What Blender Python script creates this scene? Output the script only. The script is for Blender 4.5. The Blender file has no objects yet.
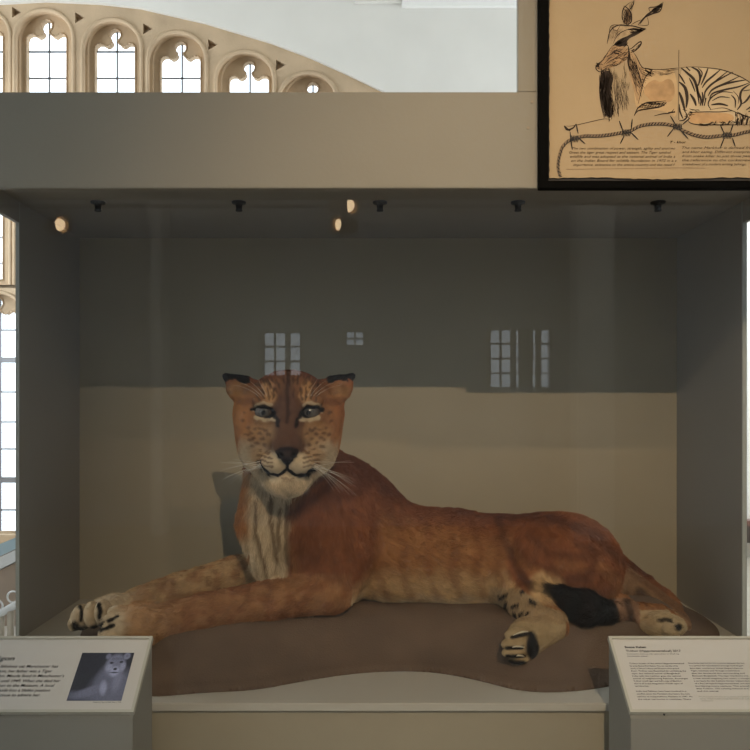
import bpy, bmesh, math, random
import numpy as np
from mathutils import Vector, Matrix

# ------------------------------------------------------------------ camera
SC = bpy.context.scene
COL = SC.collection
F, CX, CY, EYE = 750.0, 366.0, 410.0, 1.5


def P(px, py, Z):
    return Vector(((px - CX) / F * Z, Z, EYE - (py - CY) / F * Z))


cd = bpy.data.cameras.new('camera')
cam = bpy.data.objects.new('camera', cd)
COL.objects.link(cam)
cam.location = (0, 0, EYE)
cam.rotation_euler = (math.radians(90), 0, 0)
cd.sensor_width = 36
cd.lens = 36
cd.shift_x = (375 - CX) / 750
cd.shift_y = (CY - 375) / 750
cd.clip_start = 0.05
SC.camera = cam
SC.view_settings.view_transform = 'Standard'
SC.view_settings.look = 'None'
SC.view_settings.gamma = 1
SC.view_settings.use_curve_mapping = False
SC.view_settings.exposure = 0.0

# ------------------------------------------------------------------ light
world = bpy.data.worlds.new('sky')
SC.world = world
world.use_nodes = True
bg = world.node_tree.nodes['Background']
bg.inputs[0].default_value = (0.86, 0.93, 1.0, 1)
bg.inputs[1].default_value = 2.6


def aim(o, target):
    d = Vector(target) - o.location
    o.rotation_euler = d.to_track_quat('-Z', 'Y').to_euler()


def area(name, loc, target, sx, sy, power, col):
    l = bpy.data.lights.new(name, 'AREA')
    l.shape = 'RECTANGLE'
    l.size, l.size_y, l.energy, l.color = sx, sy, power, col
    o = bpy.data.objects.new(name, l)
    COL.objects.link(o)
    o.location = loc
    aim(o, target)
    return o


DAY = (0.9, 0.95, 1.0)
area('hall_fill_right', (5.85, 5.6, 3.0), (0, 6.2, 2.6), 3.0, 3.0, 235, DAY)  # added area lamp for unseen side windows, brightens the far hall
area('hall_fill_left', (-5.85, 5.4, 3.0), (0, 6.6, 2.6), 3.0, 3.0, 225, DAY)  # matching added lamp on the left, its windows out of view
area('front_fill_left', (-5.85, -2.0, 3.2), (0, -1.0, 1.6), 2.6, 2.6, 22, (0.76, 0.88, 1.0))  # added cool fill, ambient light for the viewer's side of the hall
area('front_fill_right', (5.85, -2.4, 3.2), (0, -1.0, 1.6), 2.0, 2.0, 8, (1.0, 0.95, 0.88))  # weak warm fill added opposite, same ambient purpose

# ------------------------------------------------------------------ materials
MATS = {}


def new_mat(name):
    m = bpy.data.materials.new(name)
    m.use_nodes = True
    nt = m.node_tree
    return m, nt, nt.nodes['Principled BSDF']


def mat(name, col, rough=0.6, noise=0.0, scale=20.0, bump=0.0, bscale=80.0, metal=0.0, spec=0.5, vec=(1, 1, 1)):
    if name in MATS:
        return MATS[name]
    m, nt, b = new_mat(name)
    b.inputs['Roughness'].default_value = rough
    b.inputs['Metallic'].default_value = metal
    b.inputs['Specular IOR Level'].default_value = spec
    b.inputs['Base Color'].default_value = (*col, 1)
    tc = nt.nodes.new('ShaderNodeTexCoord')
    mp = nt.nodes.new('ShaderNodeMapping')
    mp.inputs['Scale'].default_value = vec
    nt.links.new(tc.outputs['Object'], mp.inputs[0])
    if noise:
        n = nt.nodes.new('ShaderNodeTexNoise')
        n.inputs['Scale'].default_value = scale
        n.inputs['Detail'].default_value = 6
        nt.links.new(mp.outputs[0], n.inputs['Vector'])
        r = nt.nodes.new('ShaderNodeValToRGB')
        r.color_ramp.elements[0].position = 0.3
        r.color_ramp.elements[1].position = 0.7
        r.color_ramp.elements[0].color = (*[c * (1 - noise) for c in col], 1)
        r.color_ramp.elements[1].color = (*[min(1, c * (1 + noise)) for c in col], 1)
        nt.links.new(n.outputs['Fac'], r.inputs[0])
        nt.links.new(r.outputs[0], b.inputs['Base Color'])
    if bump:
        n2 = nt.nodes.new('ShaderNodeTexNoise')
        n2.inputs['Scale'].default_value = bscale
        n2.inputs['Detail'].default_value = 4
        nt.links.new(mp.outputs[0], n2.inputs['Vector'])
        bp = nt.nodes.new('ShaderNodeBump')
        bp.inputs['Strength'].default_value = bump
        bp.inputs['Distance'].default_value = 0.01
        nt.links.new(n2.outputs['Fac'], bp.inputs['Height'])
        nt.links.new(bp.outputs[0], b.inputs['Normal'])
    MATS[name] = m
    return m


def attr_mat(name, attr, rough=0.7, spec=0.3, bump=0.0, bscale=300, grain=0.0, gscale=(60, 60, 200)):
    m, nt, b = new_mat(name)
    a = nt.nodes.new('ShaderNodeAttribute')
    a.attribute_name = attr
    b.inputs['Roughness'].default_value = rough
    b.inputs['Specular IOR Level'].default_value = spec
    nt.links.new(a.outputs['Color'], b.inputs['Base Color'])
    if bump:
        tc = nt.nodes.new('ShaderNodeTexCoord')
        n2 = nt.nodes.new('ShaderNodeTexNoise')
        n2.inputs['Scale'].default_value = bscale
        nt.links.new(tc.outputs['Object'], n2.inputs['Vector'])
        bp = nt.nodes.new('ShaderNodeBump')
        bp.inputs['Strength'].default_value = bump
        bp.inputs['Distance'].default_value = 0.005
        nt.links.new(n2.outputs['Fac'], bp.inputs['Height'])
        nt.links.new(bp.outputs[0], b.inputs['Normal'])
    return m


def glass_mat(name, tint=(0.99, 0.992, 0.99), ior=1.5):
    m, nt, b = new_mat(name)
    nt.nodes.remove(b)
    out = nt.nodes['Material Output']
    t = nt.nodes.new('ShaderNodeBsdfTransparent')
    t.inputs[0].default_value = (*tint, 1)
    g = nt.nodes.new('ShaderNodeBsdfGlossy')
    g.inputs['Roughness'].default_value = 0.0
    g.inputs['Color'].default_value = (1, 1, 1, 1)
    f = nt.nodes.new('ShaderNodeFresnel')
    f.inputs[0].default_value = ior
    mx = nt.nodes.new('ShaderNodeMixShader')
    ge = nt.nodes.new('ShaderNodeNewGeometry')
    mu = nt.nodes.new('ShaderNodeMath')
    mu.operation = 'SUBTRACT'
    mu.inputs[0].default_value = 1.0
    mu.use_clamp = True
    nt.links.new(ge.outputs['Backfacing'], mu.inputs[1])
    m2 = nt.nodes.new('ShaderNodeMath')
    m2.operation = 'MULTIPLY'
    nt.links.new(mu.outputs[0], m2.inputs[0])
    nt.links.new(f.outputs[0], m2.inputs[1])
    nt.links.new(m2.outputs[0], mx.inputs[0])
    nt.links.new(t.outputs[0], mx.inputs[1])
    nt.links.new(g.outputs[0], mx.inputs[2])
    nt.links.new(mx.outputs[0], out.inputs[0])
    return m


def emit_mat(name, col, strength):
    m, nt, b = new_mat(name)
    b.inputs['Base Color'].default_value = (*col, 1)
    b.inputs['Emission Color'].default_value = (*col, 1)
    b.inputs['Emission Strength'].default_value = strength
    return m


M_CASE = mat('case_paint', (0.35, 0.305, 0.215), 0.6, 0.03, 6, 0.02, 150)
M_PANEL = mat('panel_paint', (0.34, 0.32, 0.28), 0.55, 0.02, 5, 0.02, 150)
M_HEAD = mat('fascia_paint', (0.275, 0.25, 0.20), 0.6, 0.03, 3, 0.03, 120)
M_EDGE = mat('board_edge', (0.42, 0.44, 0.40), 0.4)
M_STAND = mat('stand_grey', (0.26, 0.25, 0.215), 0.5, 0.03, 4, 0.03, 90)
M_BLACK = mat('black_lacquer', (0.004, 0.004, 0.004), 0.6, spec=0.02)
M_BLACKM = mat('black_metal', (0.02, 0.02, 0.02), 0.5)
M_MOUNT = mat('brown_suede', (0.125, 0.083, 0.055), 0.9, 0.16, 9, 0.25, 220, spec=0.15)
M_STONE = mat('sandstone', (0.53, 0.40, 0.26), 0.85, 0.14, 3, 0.3, 40)
M_PLASTER = mat('white_plaster', (0.76, 0.75, 0.70), 0.8, 0.03, 2)
M_HALLWALL = mat('hall_wall_paint', (0.52, 0.55, 0.60), 0.8, 0.05, 2)
M_FLOORH = mat('hall_floor_wood', (0.42, 0.38, 0.33), 0.5, 0.12, 4, vec=(1, 8, 1))
M_LEAD = mat('lead_bar', (0.25, 0.26, 0.28), 0.5, metal=0.3)
M_GLASS = glass_mat('case_glass')
M_PANE = glass_mat('window_glass', (0.97, 0.99, 1.0))


# ------------------------------------------------------------------ mesh helpers
def link_mesh(name, me, m=None, parent=None, smooth=False):
    if m is not None:
        for mm in (m if isinstance(m, (list, tuple)) else [m]):
            me.materials.append(mm)
    if smooth:
        me.polygons.foreach_set('use_smooth', [True] * len(me.polygons))
    o = bpy.data.objects.new(name, me)
    COL.objects.link(o)
    if parent is not None:
        o.parent = parent
        o.matrix_parent_inverse = parent.matrix_world.inverted()
        o.matrix_parent_inverse = Matrix.Translation(-parent.location)
    return o


def obj(name, bm, m, parent=None, smooth=False, bevel=0.0, seg=2):
    if bevel:
        bmesh.ops.bevel(bm, geom=bm.edges[:], offset=bevel, segments=seg, affect='EDGES', clamp_overlap=True)
    bmesh.ops.recalc_face_normals(bm, faces=bm.faces[:])
    me = bpy.data.meshes.new(name)
    bm.to_mesh(me)
    bm.free()
    return link_mesh(name, me, m, parent, smooth)


def box(bm, x0, x1, y0, y1, z0, z1):
    vs = [bm.verts.new((x, y, z)) for x in (x0, x1) for y in (y0, y1) for z in (z0, z1)]
    for f in ((0, 1, 3, 2), (4, 6, 7, 5), (0, 4, 5, 1), (2, 3, 7, 6), (0, 2, 6, 4), (1, 5, 7, 3)):
        bm.faces.new([vs[i] for i in f])


def bx(name, x0, x1, y0, y1, z0, z1, m, parent=None, bevel=0.0):
    bm = bmesh.new()
    box(bm, x0, x1, y0, y1, z0, z1)
    return obj(name, bm, m, parent, bevel=bevel)


def tube(bm, pts, rad, n=8, cap=True):
    pts = [Vector(p) for p in pts]
    rs = rad if isinstance(rad, (list, tuple)) else [rad] * len(pts)
    rings = []
    up = None
    for i, p in enumerate(pts):
        d = (pts[min(i + 1, len(pts) - 1)] - pts[max(i - 1, 0)]).normalized()
        if up is None:
            up = d.orthogonal().normalized()
        up = (up - d * up.dot(d)).normalized()
        s = d.cross(up)
        rings.append([bm.verts.new(p + (up * math.cos(a) + s * math.sin(a)) * rs[i]) for a in [2 * math.pi * k / n for k in range(n)]])
    for a, b in zip(rings, rings[1:]):
        for k in range(n):
            bm.faces.new((a[k], a[(k + 1) % n], b[(k + 1) % n], b[k]))
    if cap:
        bm.faces.new(rings[0][::-1])
        bm.faces.new(rings[-1])


def lathe(bm, prof, origin, axis, n=24):
    """prof: list of (radius, distance along axis)"""
    q = Vector(axis).normalized().to_track_quat('Z', 'Y')
    o = Vector(origin)
    rings = []
    for r, h in prof:
        if r < 1e-6:
            rings.append([bm.verts.new(o + q @ Vector((0, 0, h)))])
        else:
            rings.append([bm.verts.new(o + q @ Vector((r * math.cos(2 * math.pi * k / n), r * math.sin(2 * math.pi * k / n), h))) for k in range(n)])
    for a, b in zip(rings, rings[1:]):
        for k in range(n):
            k2 = (k + 1) % n
            if len(a) == 1 and len(b) == 1:
                continue
            if len(a) == 1:
                bm.faces.new((a[0], b[k], b[k2]))
            elif len(b) == 1:
                bm.faces.new((a[k], a[k2], b[0]))
            else:
                bm.faces.new((a[k], a[k2], b[k2], b[k]))


def empty(name, loc):
    o = bpy.data.objects.new(name, None)
    o.empty_display_size = 0.1
    COL.objects.link(o)
    o.location = loc
    return o


def tag(o, label, cat, group=None):
    o['label'] = label
    o['category'] = cat
    if group:
        o['group'] = group
    return o


def struct(o):
    o['kind'] = 'structure'
    return o


def plate(name, outer, holes, y0, y1, m, parent=None):
    """vertical plate between depths y0 < y1 with polygonal outline and holes, points are (x, z)"""
    cu = bpy.data.curves.new(name, 'CURVE')
    cu.dimensions = '2D'
    cu.fill_mode = 'BOTH'
    cu.extrude = (y1 - y0) / 2
    for ring in [outer] + holes:
        s = cu.splines.new('POLY')
        s.points.add(len(ring) - 1)
        for i, (x, z) in enumerate(ring):
            s.points[i].co = (x, z, 0, 1)
        s.use_cyclic_u = True
    o = bpy.data.objects.new(name, cu)
    me = bpy.data.meshes.new_from_object(o)
    bpy.data.objects.remove(o)
    bpy.data.curves.remove(cu)
    me.transform(Matrix.Translation((0, (y0 + y1) / 2, 0)) @ Matrix.Rotation(math.pi / 2, 4, 'X'))
    return link_mesh(name, me, m, parent)


# ------------------------------------------------------------------ the hall
struct(bx('floor', -6, 6, -6, 8.4, -0.1, 0, M_FLOORH))
struct(bx('ceiling', -6, 6, -6, 8.4, 6.8, 6.9, M_PLASTER))
def wall_with_windows_x(name, x0, x1, openings, m):
    """side wall, openings are (y0, y1, z0, z1)"""
    bm = bmesh.new()
    ys = sorted({-6.0, 8.4} | {v for o in openings for v in o[:2]})
    for ya, yb in zip(ys, ys[1:]):
        hit = [o for o in openings if o[0] <= ya and o[1] >= yb]
        if hit:
            box(bm, x0, x1, ya, yb, 0, hit[0][2])
            box(bm, x0, x1, ya, yb, hit[0][3], 6.8)
        else:
            box(bm, x0, x1, ya, yb, 0, 6.8)
    return struct(obj(name, bm, m))


wall_with_windows_x('wall_left', -6.2, -6, [(3.9, 6.9, 1.5, 4.5), (-3.3, -0.7, 1.9, 4.5)], M_PLASTER)
wall_with_windows_x('wall_right', 6, 6.2, [(4.1, 7.1, 1.5, 4.5), (-3.4, -1.4, 2.2, 4.2)], M_PLASTER)


def side_window(name, x, y0, y1, z0, z1):
    s = 1 if x > 0 else -1
    p = struct(bx(name, x + 0.08 * s - 0.005, x + 0.08 * s + 0.005, y0, y1, z0, z1, M_PANE))
    bm = bmesh.new()
    n = 4
    for i in range(n + 1):
        yy = y0 + (y1 - y0) * i / n
        box(bm, x + 0.06 * s - 0.02, x + 0.06 * s + 0.02, yy - 0.025, yy + 0.025, z0, z1)
        zz = z0 + (z1 - z0) * i / n
        box(bm, x + 0.06 * s - 0.018, x + 0.06 * s + 0.018, y0, y1, zz - 0.02, zz + 0.02)
    obj('window_frame', bm, M_LEAD, p)


side_window('window_11', -6, 3.9, 6.9, 1.5, 4.5)  # this pair is out of view, put in to daylight the far hall
side_window('window_12', 6, 4.1, 7.1, 1.5, 4.5)
side_window('window_13', -6, -3.3, -0.7, 1.9, 4.5)
side_window('window_14', 6, -3.4, -1.4, 2.2, 4.2)

# gothic window wall at the far end
ZT, ZM, ZF = 7.9, 7.8, 7.7           # tracery plane, moulding plane, front stone plane


def px2(pts, Z):
    return [((x - CX) / F * Z, EYE - (y - CY) / F * Z) for x, y in pts]


lights = [(-86, 28), (-14, 27), (49, 28.5), (117, 38), (182, 50.5), (250, 70), (313, 91)]
SILL_U, TR_L, SILL_L = 281, 300, 531        # upper sill, lower head bulb, lower sill (px rows)
right_half = [(2.9, 5.6), (3.3, 7.2), (4.6, 9.2), (7, 10.6), (9.0, 10.9), (10.6, 9.6), (13, 8.2), (16.5, 8.2), (19.2, 10.2), (20.3, 13.5)]
bulb = [(6.2 * math.sin(a), -6.2 * math.cos(a)) for a in [math.pi * k / 8 for k in range(0, 7)]]


def trefoil(cx, cy, bottom):
    half = bulb + right_half
    pts = [(cx + x, cy + y) for x, y in half] + [(cx + 20, bottom), (cx - 20, bottom)]
    pts += [(cx - x, cy + y) for x, y in reversed(half[1:])]
    return pts


def arch(cx, cy, bottom, w, top, spring):
    pts = []
    for k in range(33):
        a = math.pi * k / 32
        x = math.cos(a)
        y = math.sin(a) ** 0.9
        pts.append((cx + w * x, cy + spring - (spring - top) * y))
    pts = [(cx + w, bottom)] + pts + [(cx - w, bottom)]
    return pts


arc = [(-420, 180), (-330, 117), (-240, 68), (-160, 35), (-80, 13), (-20, 4), (45, 0.5), (100, 3.0), (140, 7.5), (205, 22.5), (270, 42), (310, 57), (350, 75), (385, 92), (420, 112), (470, 150)]
big = px2([(-420, 288)] + arc + [(470, 288)], ZF)
holesF, holesM, holesT = [], [], []
lowF, lowM, lowT = [], [], []
for cx, cy in lights:
    holesF.append(px2(arch(cx - 5, cy, SILL_U + 4, 29.5, -18.5, 12), ZF))
    holesM.append(px2(arch(cx - 2.5, cy, SILL_U + 2, 26, -15, 12), ZM))
    holesT.append(px2(trefoil(cx, cy, SILL_U), ZT))
    lowF.append(px2(arch(cx + 9, TR_L, SILL_L + 4, 28.5, -8, 14), ZF))
    lowM.append(px2(arch(cx + 11.5, TR_L, SILL_L + 2, 26, -7, 14), ZM))
    lowT.append(px2(trefoil(cx + 14, TR_L + 4, SILL_L), ZT))
triM = []
holesF2 = [h for h in holesF]
for cx, cy in lights[1:6]:
    i = lights.index((cx, cy))
    mx = cx + 31 if i < 6 else 0
    my = (cy + (lights[i + 1][1] if i + 1 < len(lights) else cy)) / 2 - 16
    holesF2.append(px2([(mx - 5, my - 5), (mx + 5, my), (mx - 5, my + 6)], ZF))
wf = struct(plate('wall_front', big, holesF2, ZF, ZF + 0.08, M_STONE))
LOW = lambda Z: px2([(-425, 552), (-425, 288), (475, 288), (475, 552)], Z)
plate('lower_stone', LOW(ZF), lowF, ZF, ZF + 0.08, M_STONE, wf)
bigM = px2([(-425, 288)] + [(x, y + 3) for x, y in arc] + [(475, 288)], ZM)
plate('moulding', bigM, holesM, ZF + 0.08, ZM + 0.04, M_STONE, wf)
plate('lower_moulding', LOW(ZM), lowM, ZF + 0.08, ZM + 0.04, M_STONE, wf)
bigT = px2([(-430, 288)] + [(x, y + 4) for x, y in arc] + [(480, 288)], ZT)
plate('tracery', bigT, holesT, ZT - 0.06, ZT + 0.02, M_STONE, wf)
plate('lower_tracery', LOW(ZT), lowT, ZT - 0.06, ZT + 0.02, M_STONE, wf)
# roll mouldings round every opening
bm = bmesh.new()
for h in holesF + lowF:
    for ring, r in ((h, 0.022),):
        for (x, z), (x2, z2) in zip(ring, ring[1:]):
            if abs(x - x2) + abs(z - z2) > 1e-5:
                tube(bm, [(x, ZF, z), (x2, ZF, z2)], r, 6, False)
obj('roll_moulding', bm, M_STONE, wf, smooth=True)
# tracery face mouldings
bm = bmesh.new()
for h in holesT + lowT:
    for (x, z), (x2, z2) in zip(h, h[1:]):
        tube(bm, [(x, ZT - 0.062, z), (x2, ZT - 0.062, z2)], 0.009, 6)
obj('cusp_moulding', bm, M_STONE, wf, smooth=True)

for i, (cx, cy) in enumerate(lights):
    xl, zb = px2([(cx - 22, SILL_U + 1)], ZT)[0]
    xr, zt = px2([(cx + 22, cy - 8)], ZT)[0]
    w = struct(bx('window_%d' % (i + 1), xl, xr, ZT + 0.025, ZT + 0.031, zb, zt, M_PANE))
    bm = bmesh.new()
    xc, _ = px2([(cx, 0)], ZT)[0]
    box(bm, xc - 0.008, xc + 0.008, ZT + 0.005, ZT + 0.02, zb, zt)
    for row in (51.5, 78, 104, 131, 157, 184, 210, 237, 263):
        if row > cy + 10:
            z = px2([(0, row)], ZT)[0][1]
            box(bm, xl, xr, ZT + 0.005, ZT + 0.02, z - 0.008, z + 0.008)
    obj('glazing_bars', bm, M_LEAD, w)
    zb2, zt2 = px2([(0, SILL_L + 1)], ZT)[0][1], px2([(0, TR_L - 5)], ZT)[0][1]
    xl, xr, xc = xl + 14 * ZT / F, xr + 14 * ZT / F, xc + 14 * ZT / F
    w2 = bx('lower_pane', xl, xr, ZT + 0.025, ZT + 0.031, zb2, zt2, M_PANE, w)
    bm = bmesh.new()
    box(bm, xc - 0.008, xc + 0.008, ZT + 0.005, ZT + 0.02, zb2, zt2)
    for row, t in ((330, .008), (360, .028), (392, .008), (422, .008), (449, .008), (480, .03), (510, .008)):
        z = px2([(0, row)], ZT)[0][1]
        box(bm, xl, xr, ZT + 0.0, ZT + 0.02, z - t, z + t)
    obj('glazing_bars', bm, M_LEAD, w2)

# white plaster wall round the arch
hole = px2([(-420, 560)] + arc + [(470, 560)], 7.66)
top = px2([(0, 0)], 7.66)
outer = [(-6, 0), (-6, 6.8), (6, 6.8), (6, 0)]
zb = EYE - (545 - CY) / F * 7.66
ring = [(-6, 6.8), (-6, 0)] + [(hole[0][0], 0)] + hole + [(hole[-1][0], 0), (6, 0), (6, 6.8)]
wp = struct(plate('wall_far', ring, [], 7.66, 7.70, M_PLASTER))
bx('dado', hole[0][0], hole[-1][0], 7.68, 8.1, 0, zb + 0.02, M_STONE, wp)
bm = bmesh.new()
box(bm, -6, 6, 8.15, 8.2, 0, 0.3)
x0, z0 = px2([(402, 5.5)], 7.6)[0]
x1, _ = px2([(560, 0)], 7.0)[0]
bm.free()
struct(bx('trim_1', x0, 6, 7.6, 7.655, z0, z0 + 0.5, mat('white_beam', (0.88, 0.88, 0.85), 0.6), None))
x0, z0 = px2([(354, 2)], 7.62)[0]
struct(bx('trim_2', x0, px2([(401, 2)], 7.62)[0][0], 7.62, 7.655, z0 + 0.0, z0 + 0.3, M_PLASTER))
# rails across the far right wall
for nm, row0, row1, m in (('trim_3', 526, 543, mat('dark_rail', (0.045, 0.035, 0.03), 0.4)), ('trim_4', 521, 526, mat('red_brown_rail', (0.16, 0.07, 0.05), 0.4)), ('trim_5', 581.5, 585, mat('grey_rail', (0.3, 0.31, 0.31), 0.5))):
    z1 = px2([(0, row0)], 7.5)[0][1]
    z0 = px2([(0, row1)], 7.5)[0][1]
    struct(bx(nm, 3.0, 5.98, 7.5, 7.655, z0, z1, m))

# wall behind the viewer with tall windows (seen mirrored in the glass)
S = (3.68 + 6.0) / F


def back(px, py):
    return ((px - CX) * S, EYE - (py - CY) * S)


ops = [(262, 301, 332, 376), (344, 366, 331, 346), (488, 551, 329, 388)]
holes = []
for a, b, c, d in ops:
    x0, z1 = back(a, c)
    x1, z0 = back(b, d)
    holes.append([(x0, z0), (x1, z0), (x1, z1), (x0, z1)])
wb = struct(plate('wall_back', [(-6, 0), (6, 0), (6, 6.8), (-6, 6.8)], holes, -6.2, -6.0, M_HALLWALL))
for i, h in enumerate(holes):
    x0, z0 = h[0]
    x1, z1 = h[2]
    w = struct(bx('window_%d' % (8 + i), x0, x1, -6.12, -6.11, z0, z1, M_PANE))
    bm = bmesh.new()
    n = max(2, int(round((x1 - x0) / 0.16)))
    rr = random.Random(i)
    for k in range(n + 1):
        xx = x0 + (x1 - x0) * k / n
        t = 0.035 if (k % 2 == 0) else 0.012
        if i == 2 and k == 3:
            t = 0.09
        box(bm, xx - t, xx + t, -6.05, -6.0, z0, z1)
    m_ = max(2, int(round((z1 - z0) / 0.17)))
    for k in range(m_ + 1):
        zz = z0 + (z1 - z0) * k / m_
        box(bm, x0, x1, -6.04, -6.01, zz - 0.012, zz + 0.012)
    obj('window_frame', bm, M_LEAD, w)
# piers between the bays behind the viewer
for nm, a, b, dep in (('wall_pier', 150, 163, 5.2), ('wall_column', 577, 615, 4.9)):
    x0, _ = ((a - CX) / F * (3.68 + dep), 0)
    x1, _ = ((b - CX) / F * (3.68 + dep), 0)
    struct(bx(nm, x0, x1, -dep - 0.35, -dep, 0, 6.8, mat('white_pier', (0.88, 0.88, 0.86), 0.6), bevel=0.03))

# ------------------------------------------------------------------ the display case
FL = EYE - 0.715                 # case floor height
XL, XR = -1.080, 1.172
ZB, ZP, ZG = 2.83, 2.34, 1.84    # back wall, front edge of the side boards, glass front
HZ = 1.78
CT = 2.149                       # underside of the case ceiling
case = empty('display_case', (0.05, 2.3, 0))
tag(case, 'large glazed museum display case with beige back and brown animal mount inside', 'display case')
bx('back_panel', XL - 0.012, XR + 0.012, ZB, ZB + 0.02, FL, CT, M_CASE, case)
bx('side_panel', XL - 0.010, XL, ZP, ZB - 0.002, FL, CT, M_PANEL, case)
bx('side_panel', XR, XR + 0.010, ZP, ZB - 0.002, FL, CT, M_PANEL, case)
for xa, xb in ((XL - 0.0105, XL + 0.0005), (XR - 0.0005, XR + 0.0135)):
    bx('edge_strip', xa, xb, ZP - 0.006, ZP, FL, CT, M_EDGE, case)
bx('case_floor', XL - 0.012, XR + 0.014, ZG - 0.012, ZB + 0.02, FL - 0.02, FL, mat('case_floor_paint', (0.46, 0.43, 0.36), 0.6, 0.03, 5), case, bevel=0.002)
bx('case_ceiling', XL - 0.012, XR + 0.014, HZ + 0.0205, ZB + 0.02, CT, CT + 0.03, M_PANEL, case)
bx('plinth', XL - 0.006, XR + 0.008, ZG, ZB + 0.01, 0, FL - 0.0205, M_CASE, case)
for x in (XL - 0.012, XR + 0.0):
    bx('top_rail', x, x + 0.014, ZG + 0.001, ZP - 0.007, EYE + 0.583, EYE + 0.683, M_PANEL, case)
bx('glass_front', XL - 0.012, XR + 0.014, ZG - 0.008, ZG, FL + 0.0005, CT - 0.0005, M_GLASS, case)
bx('glass_side', XL - 0.012, XL - 0.004, ZG + 0.001, ZP - 0.0065, FL + 0.0005, EYE + 0.582, M_GLASS, case)
bx('glass_side', XR + 0.006, XR + 0.014, ZG + 0.001, ZP - 0.0065, FL + 0.0005, EYE + 0.582, M_GLASS, case)
for px in (-43, 98, 239, 380, 518, 658, 798):
    c = P(px, 203, ZP)
    if c.x < XL or c.x > XR:
        continue
    bm = bmesh.new()
    lathe(bm, [(0, 0.008), (0.022, 0.008), (0.023, 0.0), (0.022, -0.006), (0.011, -0.008), (0.009, -0.024), (0.011, -0.026), (0.010, -0.03), (0, -0.031)], (c.x, ZP, c.z + 0.004), (0, 0, 1), 16)
    tube(bm, [(c.x, ZP, c.z + 0.012), (c.x, ZP, CT)], 0.006, 8)
    obj('ceiling_clip', bm, M_BLACKM, case, smooth=True)

# header board with the tall upright the drawing hangs on
fas = empty('fascia_board', (0.0, 1.83, EYE + 0.5))
tag(fas, 'broad grey beige board along the top of the case with taller right section', 'board')
HZ = 1.78
ztop = EYE + 318 / F * HZ
xs = (518 - CX) / F * HZ
bx('header', XL - 0.03, XR + 0.03, HZ, HZ + 0.02, EYE + 222 / F * HZ, ztop, M_HEAD, fas, bevel=0.0015)
bx('upright', xs, XR + 0.03, HZ + 0.001, HZ + 0.019, ztop + 0.0006, 3.05, M_HEAD, fas, bevel=0.0015)
bm = bmesh.new()
lathe(bm, [(0, -0.002), (0.0035, -0.002), (0.003, 0), (0, 0)], (P(532, 102, HZ)), (0, 1, 0), 10)
obj('screw', bm, mat('painted_screw', (0.3, 0.24, 0.17), 0.5), fas)
bm = bmesh.new()
lathe(bm, [(0, -0.002), (0.0035, -0.002), (0.003, 0), (0, 0)], (P(528, 128, HZ)), (0, 1, 0), 10)
obj('screw', bm, mat('painted_screw', (0.3, 0.24, 0.17), 0.5), fas)

# ------------------------------------------------------------------ the mount
def poly_dist(pts, X, Y):
    d = np.full(X.shape, 1e9)
    inside = np.zeros(X.shape, bool)
    n = len(pts)
    for i in range(n):
        ax, ay = pts[i]
        bx_, by_ = pts[(i + 1) % n]
        ex, ey = bx_ - ax, by_ - ay
        t = np.clip(((X - ax) * ex + (Y - ay) * ey) / (ex * ex + ey * ey), 0, 1)
        d = np.minimum(d, np.hypot(X - ax - t * ex, Y - ay - t * ey))
        c = ((ay > Y) != (by_ > Y)) & (X < (bx_ - ax) * (Y - ay) / (by_ - ay + 1e-12) + ax)
        inside ^= c
    return np.where(inside, d, -d)


def smooth_closed(pts, it=3):
    for _ in range(it):
        q = []
        for i in range(len(pts)):
            a, b = np.array(pts[i]), np.array(pts[(i + 1) % len(pts)])
            q += [tuple(a * .75 + b * .25), tuple(a * .25 + b * .75)]
        pts = q
    return pts


mo_px = [(85, 655), (105, 690), (150, 698), (200, 693), (254, 691), (300, 682), (350, 674), (400, 671), (440, 673), (480, 681), (520, 692), (565, 693), (610, 687), (660, 676), (705, 655), (722, 640), (716, 625), (692, 610), (660, 603), (560, 602), (400, 603), (200, 604), (120, 606), (88, 620), (78, 638)]
mo_pts = []
for px, py in mo_px:
    Z = min(0.715 * F / (py - CY), 2.80)
    mo_pts.append(((px - CX) / F * Z, Z))
mo_pts = smooth_closed(mo_pts)
MH = 0.13


def mount_h(X, Y):
    d = poly_dist(mo_pts, X, Y)
    t = np.clip(d / 0.22, 0, 1)
    h = (t * t * (3 - 2 * t)) * MH
    rim = 0.012 * np.sqrt(np.clip(d / 0.02, 0, 1))
    return np.where(d > 0, np.maximum(h, 0) + rim * (1 - t), 0.0), d


nx, ny = 260, 130
gx = np.linspace(min(p[0] for p in mo_pts) - .005, max(p[0] for p in mo_pts) + .005, nx)
gy = np.linspace(min(p[1] for p in mo_pts) - .005, max(p[1] for p in mo_pts) + .005, ny)
GX, GY = np.meshgrid(gx, gy, indexing='ij')
GH, GD = mount_h(GX, GY)
ddx, ddy = np.gradient(GD, gx[1] - gx[0], gy[1] - gy[0])
gl = np.hypot(ddx, ddy) + 1e-9
snap = GD < 0.006
GX = np.where(snap, GX - ddx / gl * GD, GX)
GY = np.where(snap, GY - ddy / gl * GD, GY)
GH = np.where(snap, 0.0015, GH)
bm = bmesh.new()
vid = {}
keep = GD > -0.009
def mv(i, j):
    if (i, j) not in vid:
        vid[(i, j)] = bm.verts.new((GX[i, j], GY[i, j], FL + 0.0012 + GH[i, j]))
    return vid[(i, j)]
for i in range(nx - 1):
    for j in range(ny - 1):
        if keep[i, j] and keep[i + 1, j] and keep[i + 1, j + 1] and keep[i, j + 1]:
            bm.faces.new((mv(i, j), mv(i + 1, j), mv(i + 1, j + 1), mv(i, j + 1)))
r = bmesh.ops.extrude_face_region(bm, geom=bm.faces[:])
for v in [g for g in r['geom'] if isinstance(g, bmesh.types.BMVert)]:
    v.co.z = FL + 0.0006
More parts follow.
